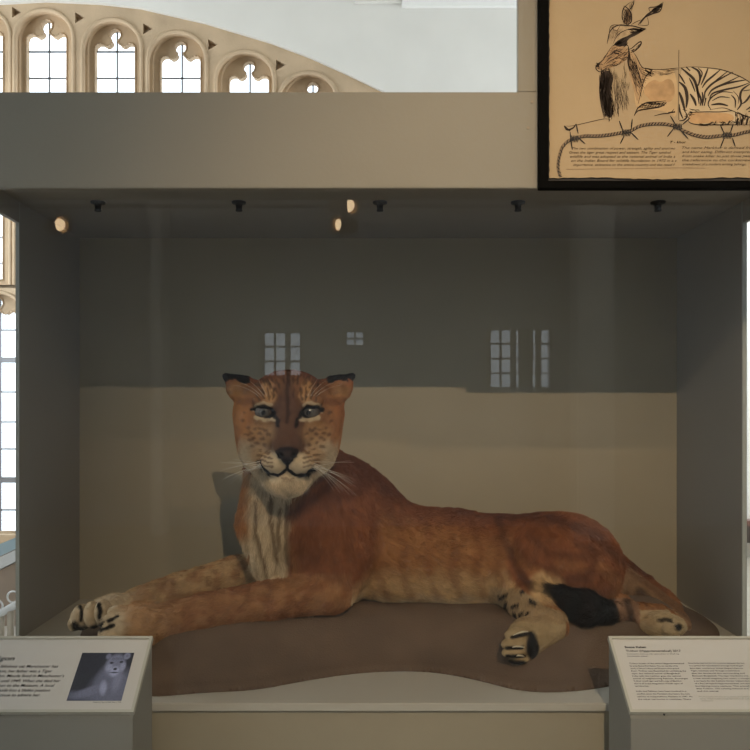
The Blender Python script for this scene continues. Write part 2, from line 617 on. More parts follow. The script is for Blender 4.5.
mount = obj('animal_mount', bm, M_MOUNT, None, smooth=True)
tag(mount, 'low rounded brown suede covered platform the big cat lies on', 'mount')

# ------------------------------------------------------------------ text and sign helpers
def text_mesh(s, shear=0.0, bold=0.0):
    cu = bpy.data.curves.new('t', 'FONT')
    cu.body = s
    cu.size = 1
    cu.shear = shear
    cu.offset = bold
    cu.resolution_u = 2
    o = bpy.data.objects.new('t', cu)
    COL.objects.link(o)
    bpy.context.view_layer.update()
    me = bpy.data.meshes.new_from_object(o.evaluated_get(bpy.context.evaluated_depsgraph_get()))
    bpy.data.objects.remove(o)
    bpy.data.curves.remove(cu)
    return me


class Sheet:
    """a flat sheet through O with axes U, V: pixel rows/columns of the view are mapped onto it"""
    def __init__(s, O, U, V):
        s.O, s.U, s.V = Vector(O), Vector(U).normalized(), Vector(V).normalized()
        s.N = s.U.cross(s.V)

    def uv(s, px, py):
        e = Vector((0, 0, EYE))
        d = Vector(((px - CX) / F, 1, -(py - CY) / F))
        t = (s.O - e).dot(s.N) / d.dot(s.N)
        p = e + d * t - s.O
        return p.dot(s.U), p.dot(s.V)

    def at(s, u, v, h=0.0):
        return s.O + s.U * u + s.V * v + s.N * h

    def text(s, name, body, x0, x1, ybase, hpx, m, parent, shear=0.0, bold=0.0, h=0.0006, ref=None):
        """text between view columns x0..x1 on row ybase, cap height hpx rows"""
        u0, v0 = s.uv(x0, ybase)
        u1, _ = s.uv(x1, ybase)
        _, vt = s.uv(x0, ybase - hpx)
        me = text_mesh(body, shear, bold)
        co = [v.co.copy() for v in me.vertices]
        w = max(c.x for c in co) - min(c.x for c in co)
        mnx = min(c.x for c in co)
        sx = (u1 - u0) / w
        sy = (vt - v0) / 0.70
        for v, c in zip(me.vertices, co):
            v.co = s.at(u0 + (c.x - mnx) * sx, v0 + c.y * sy, h)
        return link_mesh(name, me, m, parent)


def join_meshes(objs, name):
    """merge text rows of one block of print into one mesh"""
    bm = bmesh.new()
    for o in objs:
        bm.from_mesh(o.data)
    me = bpy.data.meshes.new(name)
    bm.to_mesh(me)
    bm.free()
    par, m = objs[0].parent, objs[0].data.materials[0]
    for o in objs:
        bpy.data.objects.remove(o)
    return link_mesh(name, me, m, par)


M_INK = mat('print_ink', (0.03, 0.028, 0.03), 0.7)
M_INKG = mat('pale_green_ink', (0.28, 0.30, 0.24), 0.7)
M_CARD = mat('white_card', (0.60, 0.57, 0.52), 0.45, 0.01, 3)
M_RIM = mat('cream_rim', (0.50, 0.48, 0.40), 0.5)
M_ALU = mat('greenish_side', (0.36, 0.37, 0.33), 0.4)

SB, STOPZ = 1.80, EYE - 0.5445        # back edge of the sloping tops
ang_dz, ang_dy = 0.122, 0.150


def stand(name, label, xa, xb):
    e = empty(name, ((xa + xb) / 2, SB - 0.08, 0))
    tag(e, label, 'label stand', 'sloping label stands before the case')
    y0, y1 = SB - ang_dy, SB
    z1, z0 = STOPZ, STOPZ - ang_dz
    # hollow body: wedge topped box
    bm = bmesh.new()
    pr = [(y0, 0), (y1, 0), (y1, z1 - 0.012), (y0, z0 - 0.012)]
    a = [bm.verts.new((xa + 0.002, y, z)) for y, z in pr]
    b = [bm.verts.new((xb - 0.002, y, z)) for y, z in pr]
    bm.faces.new(a)
    bm.faces.new(b[::-1])
    for i in range(4):
        bm.faces.new((a[i], b[i], b[(i + 1) % 4], a[(i + 1) % 4]))
    obj('body', bm, M_STAND, e, bevel=0.0012)
    n = Vector((0, -ang_dz, ang_dy)).normalized()
    V = Vector((0, ang_dy, ang_dz)).normalized()
    L = math.hypot(ang_dy, ang_dz)
    sh = Sheet((xa, y0, z0), (1, 0, 0), V)

    def slab(nm, u0, u1, v0, v1, h0, h1, m, bev=0.0008):
        bm = bmesh.new()
        vs = [bm.verts.new(sh.at(u, v, h)) for u in (u0, u1) for v in (v0, v1) for h in (h0, h1)]
        for f in ((0, 1, 3, 2), (4, 6, 7, 5), (0, 4, 5, 1), (2, 3, 7, 6), (0, 2, 6, 4), (1, 5, 7, 3)):
            bm.faces.new([vs[i] for i in f])
        return obj(nm, bm, m, e, bevel=bev)
    w = xb - xa
    slab('top_plate', 0, w, 0, L, -0.0085, -0.001, M_RIM)
    t = 0.0065
    bm = bmesh.new()
    for u0, u1, v0, v1 in ((0, w, 0, t), (0, w, L - t, L), (0, t, t, L - t), (w - t, w, t, L - t)):
        vs = [bm.verts.new(sh.at(u, v, h)) for u in (u0, u1) for v in (v0, v1) for h in (-0.001, 0.0035)]
        for f in ((0, 1, 3, 2), (4, 6, 7, 5), (0, 4, 5, 1), (2, 3, 7, 6), (0, 2, 6, 4), (1, 5, 7, 3)):
            bm.faces.new([vs[i] for i in f])
    obj('rim', bm, M_RIM, e)
    slab('printed_sheet', t + 0.0005, w - t - 0.0005, t + 0.0005, L - t - 0.0005, -0.0009, 0.0003, M_CARD, 0)
    return e, sh, w, L


xl1 = (153 - CX) / F * SB
st1, sh1, w1, L1 = stand('label_stand', 'grey label stand on the left with a black and white cat photograph', -1.06, xl1)
rows = ['Maude the Tigon', 'Maude was a fabulous cat Manchester has', 'loved. A tigon, her father was a Tiger', 'and mother lion. Maude lived in Manchester\'s', 'Belle Vue Zoo until 1949. When she died her', 'body was given to the Museum. A local', 'man mounted her made into a lifelike position', 'and visitors continue to admire her.']
def fit_from(vis_px0, vis_px1, full, visible):
    """left edge of the whole row so that its visible tail spans the given columns"""
    k = len(full) / len(visible)
    return vis_px1 - (vis_px1 - vis_px0) * k
tx = []
hd = sh1.text('heading', 'Tigon', -7.5, 14, 660.6, 4.4, M_INK, st1, shear=0.2, bold=0.012, h=0.0009)
body = [('Maude is one of the most ', 'fabulous cat Manchester has', 58, 667.8), ('has ever seen. She was a Tig', 'on, her father was a Tiger', 52, 672.6), ('and her mother a Lion', 'n. Maude lived in Manchester\'s', 64, 677.4),
        ('Belle Vue Zoo ', 'until 1949. When she died her', 60, 682.4), ('body was given', 'en to the Museum. A local', 54, 687), ('taxidermist ma', 'de into a lifelike position', 50, 691.8), ('and visitors con', 'tinue to admire her.', 40, 696.6)]
objs = []
for pre, vis, xr, yb in body:
    cw = xr / len(vis)
    objs.append(sh1.text('row', pre + vis, xr - cw * (len(pre) + len(vis)), xr, yb, 2.9, M_INK, st1, shear=0.2, bold=0.004, h=0.0009))
join_meshes(objs, 'text_block')
sh1.text('caption', 'Maude the Tigon at Belle Vue, c. 1940', 93, 121, 703.0, 1.2, M_INK, st1, h=0.0009)

# the black and white photograph printed on the left label: shades painted on a fine grid
u0, v1 = sh1.uv(82, 653)
u1, _ = sh1.uv(134, 653)
_, v0 = sh1.uv(82, 701)
u0b, _ = sh1.uv(66.5, 701)
nx, ny = 130, 110
uu, vv = np.meshgrid(np.linspace(0, 1, nx), np.linspace(0, 1, ny), indexing='ij')


def blob(cx, cy, rx, ry, soft=0.15, rot=0.0):
    c, s_ = math.cos(rot), math.sin(rot)
    x, y = uu - cx, vv - cy
    xr, yr = (x * c + y * s_) / rx, (-x * s_ + y * c) / ry
    return np.clip((1 + soft - np.hypot(xr, yr)) / (2 * soft), 0, 1)


rng = np.random.default_rng(3)
g = np.full(uu.shape, 0.034)
def lay(mask, val):
    global g
    g = g * (1 - mask) + val * mask
lay(blob(0.35, 0.10, 0.55, 0.10, 0.4), 0.14)
lay(blob(0.80, 0.22, 0.42, 0.42, 0.3), 0.17)
lay(blob(0.62, 0.40, 0.20, 0.34, 0.3), 0.16)
lay(blob(0.40, 0.20, 0.30, 0.09, 0.3, 0.35), 0.20)
lay(blob(0.60, 0.26, 0.06, 0.14, 0.4, 0.2), 0.36)
lay(blob(0.70, 0.72, 0.19, 0.25, 0.15), 0.22)
lay(blob(0.53, 0.92, 0.05, 0.06, 0.3), 0.2)
lay(blob(0.88, 0.93, 0.06, 0.07, 0.3), 0.3)
lay(blob(0.88, 0.93, 0.03, 0.035, 0.5), 0.2)
lay(blob(0.82, 0.40, 0.08, 0.2, 0.5), 0.25)
lay(blob(0.72, 0.60, 0.09, 0.10, 0.3), 0.42)
lay(blob(0.60, 0.68, 0.06, 0.08, 0.4), 0.36)
lay(blob(0.85, 0.70, 0.05, 0.09, 0.4), 0.34)
lay(blob(0.62, 0.78, 0.035, 0.022, 0.3), 0.03)
lay(blob(0.80, 0.80, 0.035, 0.022, 0.3), 0.03)
lay(blob(0.72, 0.65, 0.035, 0.025, 0.3), 0.02)
lay(blob(0.72, 0.575, 0.085, 0.012, 0.5), 0.03)
for k in range(8):
    lay(blob(0.62 + 0.028 * k, 0.87, 0.006, 0.03, 0.5, 0.1 * (k - 4)), 0.10)
g *= 1 + rng.normal(0, 0.12, g.shape)
bm = bmesh.new()
grid = [[None] * ny for _ in range(nx)]
for i in range(nx):
    for j in range(ny):
        a, b = uu[i, j], vv[i, j]
        grid[i][j] = bm.verts.new(sh1.at(u0b + (u1 - u0) * a, v0 + (v1 - v0) * b, 0.0009))
for i in range(nx - 1):
    for j in range(ny - 1):
        bm.faces.new((grid[i][j], grid[i + 1][j], grid[i + 1][j + 1], grid[i][j + 1]))
ph = obj('photograph', bm, attr_mat('photo_print', 'Col', 0.35, 0.4), st1)
ca = ph.data.color_attributes.new('Col', 'FLOAT_COLOR', 'POINT')
gg = np.clip(g, 0.005, 1).reshape(-1)
cc = np.stack([gg * 0.92, gg * 0.98, gg * 1.42, np.ones_like(gg)], 1)
ca.data.foreach_set('color', cc.astype(np.float32).ravel())
ph['label'] = 'small black and white photograph of a resting big cat'

xr0 = (608 - CX) / F * SB
st2, sh2, w2, L2 = stand('label_stand', 'grey label stand on the right printed with columns of small text', xr0, 1.16)
sh2.text('heading', 'Beena Kaban', 625, 646, 648.2, 1.9, M_INK, st2, bold=0.03, h=0.0009)
sh2.text('subheading', 'Ti-khor (Hyppotamentaloaf) 2017', 626, 681, 652.0, 2.0, M_INK, st2, bold=0.012, h=0.0009)
objs = [sh2.text('row', 'Screenprint, charcoal, ink, watercolour on khadi rag', 627, 679, 654.6, 1.1, M_INK, st2, h=0.0009),
        sh2.text('row', 'handmade paper', 627.5, 648, 656.9, 1.1, M_INK, st2, h=0.0009)]
join_meshes(objs, 'caption')
c1 = ['Ti-khor is part of the series Hyppotamentaloaf', 'by artist Beena Rani Kaban. You can see the other', 'works in Nature\'s Library and Dinosaurs of the ground', 'floor. Ti-khor was illustrated by combining the', 'tiger, the national animal of Bangladesh', 'India, with the markhor goat, the national', 'animal of neighbouring Pakistan. Exchanges', 'Ti-khor is half tiger and half a mix of Markhor', 'that is all in the imagination of both types of', 'territories.']
objs = []
for i, s_ in enumerate(c1):
    y = 664.2 + i * 2.52
    x0 = 629.3 + i * 0.62
    ln = 55 if i < 9 else 14
    objs.append(sh2.text('row', s_, x0, x0 + ln * (0.92 + 0.08 * math.cos(i * 2.1)) if i < 9 else x0 + 14, y, 1.25, M_INK, st2, bold=0.01, h=0.0009))
for i, s_ in enumerate(['India and Pakistan have been involved in a', 'conflict since the Partition that bears the two', 'nations to independence, Pakistan in 1947. An', 'the other territories in countries. There']):
    x0 = 636.3 + i * 0.6
    objs.append(sh2.text('row', s_, x0, x0 + (50, 53, 55, 53)[i], 692.0 + i * 2.7, 1.3, M_INK, st2, bold=0.01, h=0.0009))
join_meshes(objs, 'text_column')
c2 = ['boundaries that border the countries between the two', 'is a symbol for hybridisation through mythologies', 'border country interdependence', 'Tiger, between and through combination', 'also the territorial line surrounding and', 'Between Bangladesh. The tiger transforms into', 'a new animal imagining two states, a changing', 'a territory for the Kashmir border independent', 'of a Part of Hybrid Hyppotamentaloaf, and state', 'bordering many nations. The animals', 'that Ti-khor. The existing national and', 'and this animal']
objs = []
for i, s_ in enumerate(c2):
    y = 663.9 + i * 2.55
    x0 = 688.5 + i * 0.8
    ln = (56, 54, 53, 49, 53, 56, 58, 56, 56, 55, 52, 21)[i]
    objs.append(sh2.text('row', s_, x0, x0 + ln, y, 1.25, M_INK, st2, bold=0.01, h=0.0009))
join_meshes(objs, 'text_column')
objs = [sh2.text('row', 'Illustration courtesy of the artist and the museum, with support from partners', 699, 757, 697.4, 1.0, M_INKG, st2, h=0.0009),
        sh2.text('row', 'and the collections of the zoology department in the museum, 2017', 700, 757, 699.4, 1.0, M_INKG, st2, h=0.0009),
        sh2.text('row', 'and exhibition team', 701, 713, 701.4, 1.0, M_INKG, st2, h=0.0009)]
join_meshes(objs, 'footnote')
objs = [sh2.text('row', 'I have always drawn hybrid animals to tell stories', 753, 800, 664 + i * 2.55, 1.25, M_INK, st2, h=0.0009) for i in range(8)]
join_meshes(objs, 'text_column')
# tiny screw under the rim
bm = bmesh.new()
lathe(bm, [(0, -0.0015), (0.002, -0.0015), (0.002, 0.0005), (0, 0.0005)], (P(664, 714.5, SB - ang_dy - 0.001)), (0, 1, 0), 8)
obj('screw', bm, M_BLACKM, st2)
# ------------------------------------------------------------------ the framed drawing
ZD = HZ - 0.012
fr = empty('framed_drawing', P(680, 188, HZ - 0.012))
tag(fr, 'black framed drawing of a horned goat with tiger striped hindquarters', 'picture')
sheet = Sheet((0, ZD, EYE), (1, 0, 0), (0, 0, 1))
ZF_ = HZ - 0.022
x0, z0 = (539.5 - CX) / F * ZF_, EYE - (188.3 - CY) / F * ZF_
x1, z1 = (845 - CX) / F * ZF_, EYE - (-95 - CY) / F * ZF_
t = 9.2 / F * ZF_
bm = bmesh.new()
for a in ((x0, x1, z0, z0 + t * 0.85), (x0, x1, z1 - t, z1), (x0, x0 + t, z0 + t * 0.85, z1 - t), (x1 - t, x1, z0 + t * 0.85, z1 - t)):
    box(bm, a[0], a[1], ZF_, HZ - 0.0008, a[2], a[3])
obj('frame', bm, M_BLACK, fr, bevel=0.0012)
M_PAPER = mat('buff_paper', (0.47, 0.345, 0.20), 0.8, 0.05, 5, 0.05, 60)
bx('mat_board', x0 + t * .6, x1 - t * .6, ZD + 0.004, HZ - 0.001, z0 + t * .5, z1 - t * .6, mat('backing', (0.05, 0.045, 0.04), 0.8), fr)
# deckled sheet
pa = [sheet.uv(549.5, -88), sheet.uv(550.2, 178.4)]
ring = []
rr = random.Random(5)
L_, B_ = pa[0][0], pa[1][1]
R_, T_ = x1 - t * 1.2, z1 - EYE - t * 1.3
for k in range(60):
    ring.append((L_ + rr.uniform(-.0008, .0008), T_ + (B_ - T_) * k / 60))
for k in range(60):
    ring.append((L_ + (R_ - L_) * k / 60, B_ + rr.uniform(-.0008, .0012) + 0.002 * math.sin(k * .2)))
for k in range(60):
    ring.append((R_ + rr.uniform(-.0008, .0008), B_ + (T_ - B_) * k / 60))
for k in range(60):
    ring.append((R_ + (L_ - R_) * k / 60, T_))
pp = plate('paper', [(x, z + EYE) for x, z in ring], [], ZD, ZD + 0.002, M_PAPER, fr)


def ribbon(bm, pts, w, h=0.0006, closed=False, taper=True):
    """ink stroke through view points, w in view px"""
    pts = [Vector(sheet.uv(*p)) for p in pts]
    # catmull resample
    if len(pts) > 2:
        q = []
        for i in range(len(pts) - 1):
            p0, p1, p2, p3 = pts[max(i - 1, 0)], pts[i], pts[i + 1], pts[min(i + 2, len(pts) - 1)]
            for k in range(5):
                t_ = k / 5
                q.append(0.5 * ((2 * p1) + (p2 - p0) * t_ + (2 * p0 - 5 * p1 + 4 * p2 - p3) * t_ ** 2 + (3 * p1 - p0 - 3 * p2 + p3) * t_ ** 3))
        q.append(pts[-1])
        pts = q
    n = len(pts)
    k = w * ZD / F / 2
    prev = None
    for i, p in enumerate(pts):
        d = (pts[min(i + 1, n - 1)] - pts[max(i - 1, 0)])
        if d.length < 1e-9:
            continue
        d.normalize()
        nrm = Vector((-d.y, d.x))
        ww = k * (0.25 + 0.75 * math.sin(math.pi * min(1, (i + .5) / n)) if taper else 1)
        a, b = p + nrm * ww, p - nrm * ww
        cur = (bm.verts.new(sheet.at(a.x, a.y, h)), bm.verts.new(sheet.at(b.x, b.y, h)))
        if prev:
            bm.faces.new((prev[0], prev[1], cur[1], cur[0]))
        prev = cur


def fill(name, pts, m, h, smooth=True):
    pts = [sheet.uv(*p) for p in pts]
    if smooth:
        pts = smooth_closed(pts, 2)
    y = ZD - h
    return plate(name, [(x, z + EYE) for x, z in pts], [], y - 0.0001, y + 0.0001, m, fr)


INK = mat('brown_ink', (0.035, 0.02, 0.012), 0.8)
INK2 = mat('sepia_wash', (0.22, 0.13, 0.065), 0.8, 0.3, 60)
TAN = mat('tan_wash', (0.52, 0.29, 0.12), 0.8, 0.12, 30)
PALE = mat('pale_wash', (0.62, 0.50, 0.35), 0.8, 0.05, 20)
BLK = mat('black_ink', (0.012, 0.010, 0.009), 0.7)
# washes
fill('goat_body_wash', [(634, 66), (644, 69), (660, 69), (677, 68), (678, 120), (668, 112), (650, 109), (638, 112), (634, 100)], mat('body_wash', (0.58, 0.40, 0.21), 0.8, 0.12, 25), 0.0002)
fill('goat_flank_wash', [(646, 84), (655, 79), (660, 83), (668, 78), (674, 82), (675, 96), (670, 103), (660, 101), (654, 104), (648, 98), (643, 93)], mat('flank_wash', (0.50, 0.31, 0.15), 0.8, 0.2, 40), 0.0003)
fill('goat_head_wash', [(612, 45), (622, 45), (629, 50), (628, 60), (616, 66), (606, 70), (597, 70), (596, 65), (604, 58)], mat('head_wash', (0.42, 0.26, 0.13), 0.8, 0.25, 60), 0.0003)
fill('goat_neck_wash', [(629, 50), (634, 54), (642, 66), (646, 76), (640, 96), (637, 104), (634, 90), (628, 72)], mat('neck_wash', (0.48, 0.31, 0.16), 0.8, 0.2, 60), 0.00035)
fill('beard_wash', [(601, 72), (610, 70), (613, 78), (610, 95), (612, 110), (611, 120), (605, 112), (601, 98), (600, 84)], mat('beard_wash', (0.075, 0.045, 0.028), 0.8, 0.4, 90), 0.0004)
fill('tiger_body_wash', [(679, 68), (692, 67), (712, 68), (728, 72), (745, 80), (760, 90), (768, 108), (760, 120), (735, 124), (700, 124), (683, 120), (679, 120)], mat('tiger_wash', (0.60, 0.46, 0.28), 0.8, 0.1, 25), 0.0002)
fill('tiger_foreleg_wash', [(690, 112), (705, 113), (730, 113), (735, 118), (730, 123), (705, 123), (692, 124), (688, 119)], mat('paw_wash', (0.56, 0.34, 0.16), 0.8, 0.12, 40), 0.0004)
fill('horn_base_wash', [(613, 45), (618, 40), (626, 37), (634, 32), (646, 29), (637, 35), (628, 39), (626, 45), (620, 47)], mat('horn_dark', (0.05, 0.033, 0.022), 0.8, 0.4, 120), 0.0004)
fill('horn_wash', [(626, 8), (630, 12), (631, 20), (627, 25), (624, 24), (625, 16)], INK2, 0.0004)
fill('horn_shaft_wash', [(608, 43), (610, 33), (614, 28), (622, 26), (632, 27), (640, 28), (630, 33), (620, 38), (613, 44)], mat('horn_pale', (0.46, 0.33, 0.19), 0.8, 0.3, 80), 0.0003)
fill('horn_tip_wash', [(663, 3), (661, 8), (655, 13), (650, 12), (655, 8)], mat('horn_dark', (0.05, 0.033, 0.022), 0.8), 0.0004)
bm = bmesh.new()
R = lambda pts, w=0.8, **k: ribbon(bm, pts, w, 0.0007, **k)
# horns
R([(634, 0), (633, 5), (629, 11)], 1.2); R([(624, 6), (628, 9), (631, 14), (631, 22), (627, 25)], 1.6)
R([(624, 6), (622, 14), (624, 25)], .7); R([(624, 26), (632, 26), (640, 28), (646, 29)], 1.2)
R([(646, 29), (638, 32), (630, 36), (620, 40), (613, 46)], 1.6); R([(624, 26), (614, 25), (610, 28), (609, 36), (607, 44)], .7)
R([(611, 27), (616, 31), (620, 26)], .6); R([(638, 25), (644, 18), (652, 14), (660, 11), (663, 2)], 1.6)
R([(638, 25), (648, 25), (647, 17)], .6); R([(650, 12), (649, 8), (655, 7), (662, 4)], .9)
R([(628, 30), (634, 29), (641, 30)], 1.6); R([(630, 33), (636, 32)], 1.2)
R([(607, 44), (609, 34), (613, 28), (620, 25), (628, 26)], 1.1)
R([(613, 44), (617, 36), (624, 31), (634, 28)], .8); R([(626, 25), (622, 18), (624, 8), (631, 2)], .9)
R([(631, 25), (636, 22), (641, 20)], .7); R([(640, 24), (646, 16), (654, 10), (662, 3)], 1.8)
# head
R([(613, 45), (608, 52), (603, 60), (597, 65), (596, 69), (600, 72), (606, 70), (611, 69)], 1.0)
R([(596, 66), (599, 66)], 2.6); R([(615, 45), (622, 43), (628, 46)], 1.8); R([(611, 55), (616, 51), (622, 53)], 1.3)
R([(614, 53), (619, 54)], 2.0); R([(628, 50), (632, 48), (638, 43), (641, 42), (640, 46), (635, 51), (630, 53)], 1.2)
R([(606, 64), (612, 60), (618, 58), (624, 60)], .9); R([(603, 68), (610, 65), (617, 66)], .7)
R([(628, 46), (629, 54), (628, 62), (630, 72)], 1.8); R([(633, 52), (637, 58), (641, 66), (646, 69), (660, 69.5), (678, 68)], .9)
for k in range(7):
    R([(629 + k * 1.2, 56 + k * 1.5), (630 + k * 1.6, 66 + k * 2), (632 + k * 1.6, 76 + k * 2.4)], .6)
R([(645, 68), (652, 70), (648, 74), (644, 80), (641, 92), (638, 104)], .9); R([(645, 70), (651, 74)], 2.0)
# beard hatch
for k in range(13):
    x = 600 + k * 0.9
    R([(x + 1, 72 + k * .1), (x - .5 + 0.4 * math.sin(k), 88), (x + 1 + .15 * k, 104), (x + 4, 118 - .4 * k)], 1.1 if k < 8 else .6)
for k in range(9):
    x = 612 + k * 1.6
    R([(x, 72 + k * 1.2), (x + 1.5 * math.sin(k), 92), (x + 1 + k * .4, 112 - .8 * k)], .35)
R([(611, 120), (604, 119), (590, 122), (572, 126), (564, 126)], .6)
R([(564, 126), (567, 130), (573, 128), (576, 124)], 1.6); R([(564, 126), (570, 131)], 1.5)
# forelegs of the goat
R([(634, 116), (638, 108), (646, 103), (656, 102), (666, 101)], 1.3); R([(634, 116), (638, 111), (648, 109), (660, 107), (666, 103)], 1.3)
for k in range(10):
    R([(639 + k * 2.7, 108 - k * .2), (642 + k * 2.7, 103.5 - k * .15)], .6)
R([(654, 116), (662, 114), (670, 113), (674, 109)], 1.0); R([(668, 113), (675, 112)], 1.8)
R([(678.8, 50), (678.6, 66)], .5, taper=False); R([(678.6, 66), (678.6, 120)], .45, taper=False)
# tiger outline and stripes
R([(679, 68), (692, 67), (708, 68), (722, 70), (736, 75), (746, 80), (758, 90), (766, 104)], .9)
stripes = [
 ([(681, 68), (687, 73), (694, 80), (697, 90), (699, 104)], 1.9), ([(679, 74), (682, 79), (685, 84)], 1.2), ([(679, 82), (685, 88), (687, 98), (686, 108)], 2.3),
 ([(679, 92), (682, 100), (685, 112)], 2.0), ([(679, 104), (680, 112), (683, 119)], 1.2), ([(689, 78), (692, 84), (695, 92)], 1.1), ([(690, 94), (694, 100), (696, 106)], 1.9),
 ([(691, 67), (698, 71), (700, 78), (698, 86)], 1.7), ([(698, 68), (702, 73), (700, 80)], .9), ([(686, 67), (690, 71)], 1.1), ([(697, 84), (698, 92), (701, 100), (700, 106)], 1.5),
 ([(708, 68), (705, 76), (701, 85)], 1.3), ([(720, 70), (713, 76), (706, 82), (702, 88)], 1.4), ([(733, 72), (722, 78), (712, 84), (705, 92), (705, 100)], 1.4),
 ([(728, 71), (718, 79), (714, 82)], .9), ([(746, 80), (734, 82), (722, 85), (712, 90), (708, 96)], 1.5), ([(749, 83), (738, 87), (724, 90), (712, 94), (709, 102)], 1.3),
 ([(740, 76), (730, 81), (720, 85)], .8), ([(733, 93), (722, 92), (712, 97), (708, 104), (711, 110)], 1.0), ([(730, 98), (720, 97), (712, 101)], .9), ([(728, 106), (720, 104), (711, 105)], 1.5),
 ([(731, 95), (735, 100), (735, 108)], 1.1), ([(733, 91), (738, 97), (738, 104)], .6), ([(750, 84), (742, 90), (740, 97), (741, 104), (737, 110)], 1.7), ([(760, 92), (752, 94), (746, 101), (742, 104)], 1.5),
 ([(764, 100), (754, 105), (746, 110)], 1.3), ([(750, 90), (743, 91)], .8), ([(702, 92), (703, 99), (702, 106)], 1.4), ([(706, 98), (704, 106)], 1.0), ([(766, 108), (756, 110), (748, 112)], 1.2),
]
for p, w in stripes:
    R(p, w * 1.45)
R([(688, 119), (692, 113), (704, 112), (720, 112), (732, 111), (738, 114)], .9); R([(688, 119), (690, 123), (700, 125), (716, 125), (736, 125), (752, 125)], .9)
R([(698, 125), (706, 125), (712, 123)], 1.8); R([(724, 122), (722, 125)], 1.2); R([(716, 121), (714, 125)], 1); R([(730, 121), (727, 125)], 1.8)
R([(709, 110), (722, 108), (730, 110), (737, 113), (748, 118)], .8)
for k in range(5):
    R([(738 + k * 5, 118), (736 + k * 5, 125)], 2.2)
R([(685, 112), (687, 116), (684, 120), (679, 121)], 1.6); R([(737, 112), (745, 116), (756, 119), (768, 121)], 1.4)
rs = random.Random(8)
def hatch(poly, n, d, w, ln):
    gx_ = np.array([rs.uniform(min(p[0] for p in poly), max(p[0] for p in poly)) for _ in range(2500)])
    gy_ = np.array([rs.uniform(min(p[1] for p in poly), max(p[1] for p in poly)) for _ in range(2500)])
    ok = np.nonzero(poly_dist(poly, gx_, gy_) > 0)[0][:n]
    for x, y in zip(gx_[ok], gy_[ok]):
        l = ln * rs.uniform(.5, 1.3)
        a = d + rs.uniform(-.25, .25)
        R([(x - math.cos(a) * l, y - math.sin(a) * l), (x + rs.uniform(-.4, .4), y), (x + math.cos(a) * l, y + math.sin(a) * l)], w * rs.uniform(.5, 1.2))
hatch([(601, 72), (610, 70), (613, 80), (611, 95), (613, 112), (611, 121), (605, 113), (601, 98), (599, 84)], 130, 1.5, .8, 5)
hatch([(612, 72), (626, 66), (630, 90), (626, 112), (614, 116)], 70, 1.5, .35, 5)
hatch([(629, 52), (636, 58), (642, 70), (645, 78), (640, 98), (634, 88), (629, 70)], 80, 1.25, .45, 4)
hatch([(604, 57), (615, 47), (628, 48), (627, 60), (616, 66), (604, 70)], 70, -.6, .45, 3)
hatch([(613, 46), (622, 39), (626, 41), (626, 46)], 40, -.6, .9, 2)
hatch([(628, 29), (645, 29), (634, 34)], 45, .1, .6, 3)
hatch([(624, 10), (630, 13), (631, 22), (627, 25), (624, 22)], 60, 1.4, .5, 2.5)
hatch([(630, 2), (634, 0), (633, 8), (629, 11)], 14, 1.8, .4, 2)
hatch([(652, 9), (662, 5), (660, 10), (654, 13)], 40, -.6, .7, 2)
hatch([(640, 24), (646, 18), (648, 16), (650, 14)], 12, -.8, .8, 2)
hatch([(610, 28), (618, 26), (622, 32), (610, 44)], 25, 1.9, .3, 3)
hatch([(596, 64), (602, 62), (600, 70), (596, 69)], 16, .5, .7, 1.5)
hatch([(632, 50), (640, 44), (639, 48), (634, 52)], 18, -.7, .6, 1.5)
hatch([(640, 106), (650, 102.5), (665, 102), (663, 106), (648, 109), (638, 111)], 55, -.1, .5, 3)
hatch([(642, 68), (655, 70), (650, 78), (643, 84)], 35, .3, .45, 3)
hatch([(655, 70), (676, 69), (676, 74), (658, 76)], 20, .1, .3, 4)
hatch([(684, 110), (700, 109), (696, 113), (686, 118)], 20, .2, .6, 2)
hatch([(735, 112), (768, 120), (768, 126), (736, 124)], 60, 1.5, .7, 2.5)
hatch([(700, 123), (738, 121), (738, 125), (700, 126)], 30, .2, .6, 2)
obj('ink_lines', bm, INK, fr)
# braided barbed wire drawn over the lower part
rope_px = [(560, 176), (558, 168), (559, 158), (562, 148), (567, 142), (573, 139), (584, 136), (596, 136), (608, 135), (620, 133), (630, 131), (640, 126), (652, 124), (664, 124), (674, 126), (684, 131), (694, 135), (706, 137), (718, 136), (726, 135), (734, 135), (746, 132), (758, 130), (775, 128), (800, 130)]
bm = bmesh.new()
ribbon(bm, rope_px, 3.4, 0.0009, taper=False)
obj('drawn_rope', bm, mat('rope_grey', (0.25, 0.17, 0.10), 0.8, 0.2, 150), fr)
bm = bmesh.new()
pts = [Vector(p) for p in rope_px]
q = []
for a, b in zip(pts, pts[1:]):
    n = max(1, int((b - a).length / 2.9))
    for k in range(n):
        q.append((a.lerp(b, k / n), (b - a).normalized()))
for p, d in q:
    n = Vector((-d.y, d.x))
    ribbon(bm, [tuple(p + n * 1.6 - d * 1.3), tuple(p), tuple(p - n * 1.6 + d * 1.3)], 1.0, 0.0012)
ribbon(bm, [(x, y + 1.6) for x, y in rope_px], 0.7, 0.0011, taper=False)
for (kx, ky) in ((574, 139), (626, 133), (677, 127), (727, 135.5)):
    for j in range(6):
        ribbon(bm, [(kx - 4 + j * 1.5, ky - 3.5), (kx - 3.4 + j * 1.5, ky), (kx - 4.4 + j * 1.5, ky + 3.5)], 1.2, 0.0014)
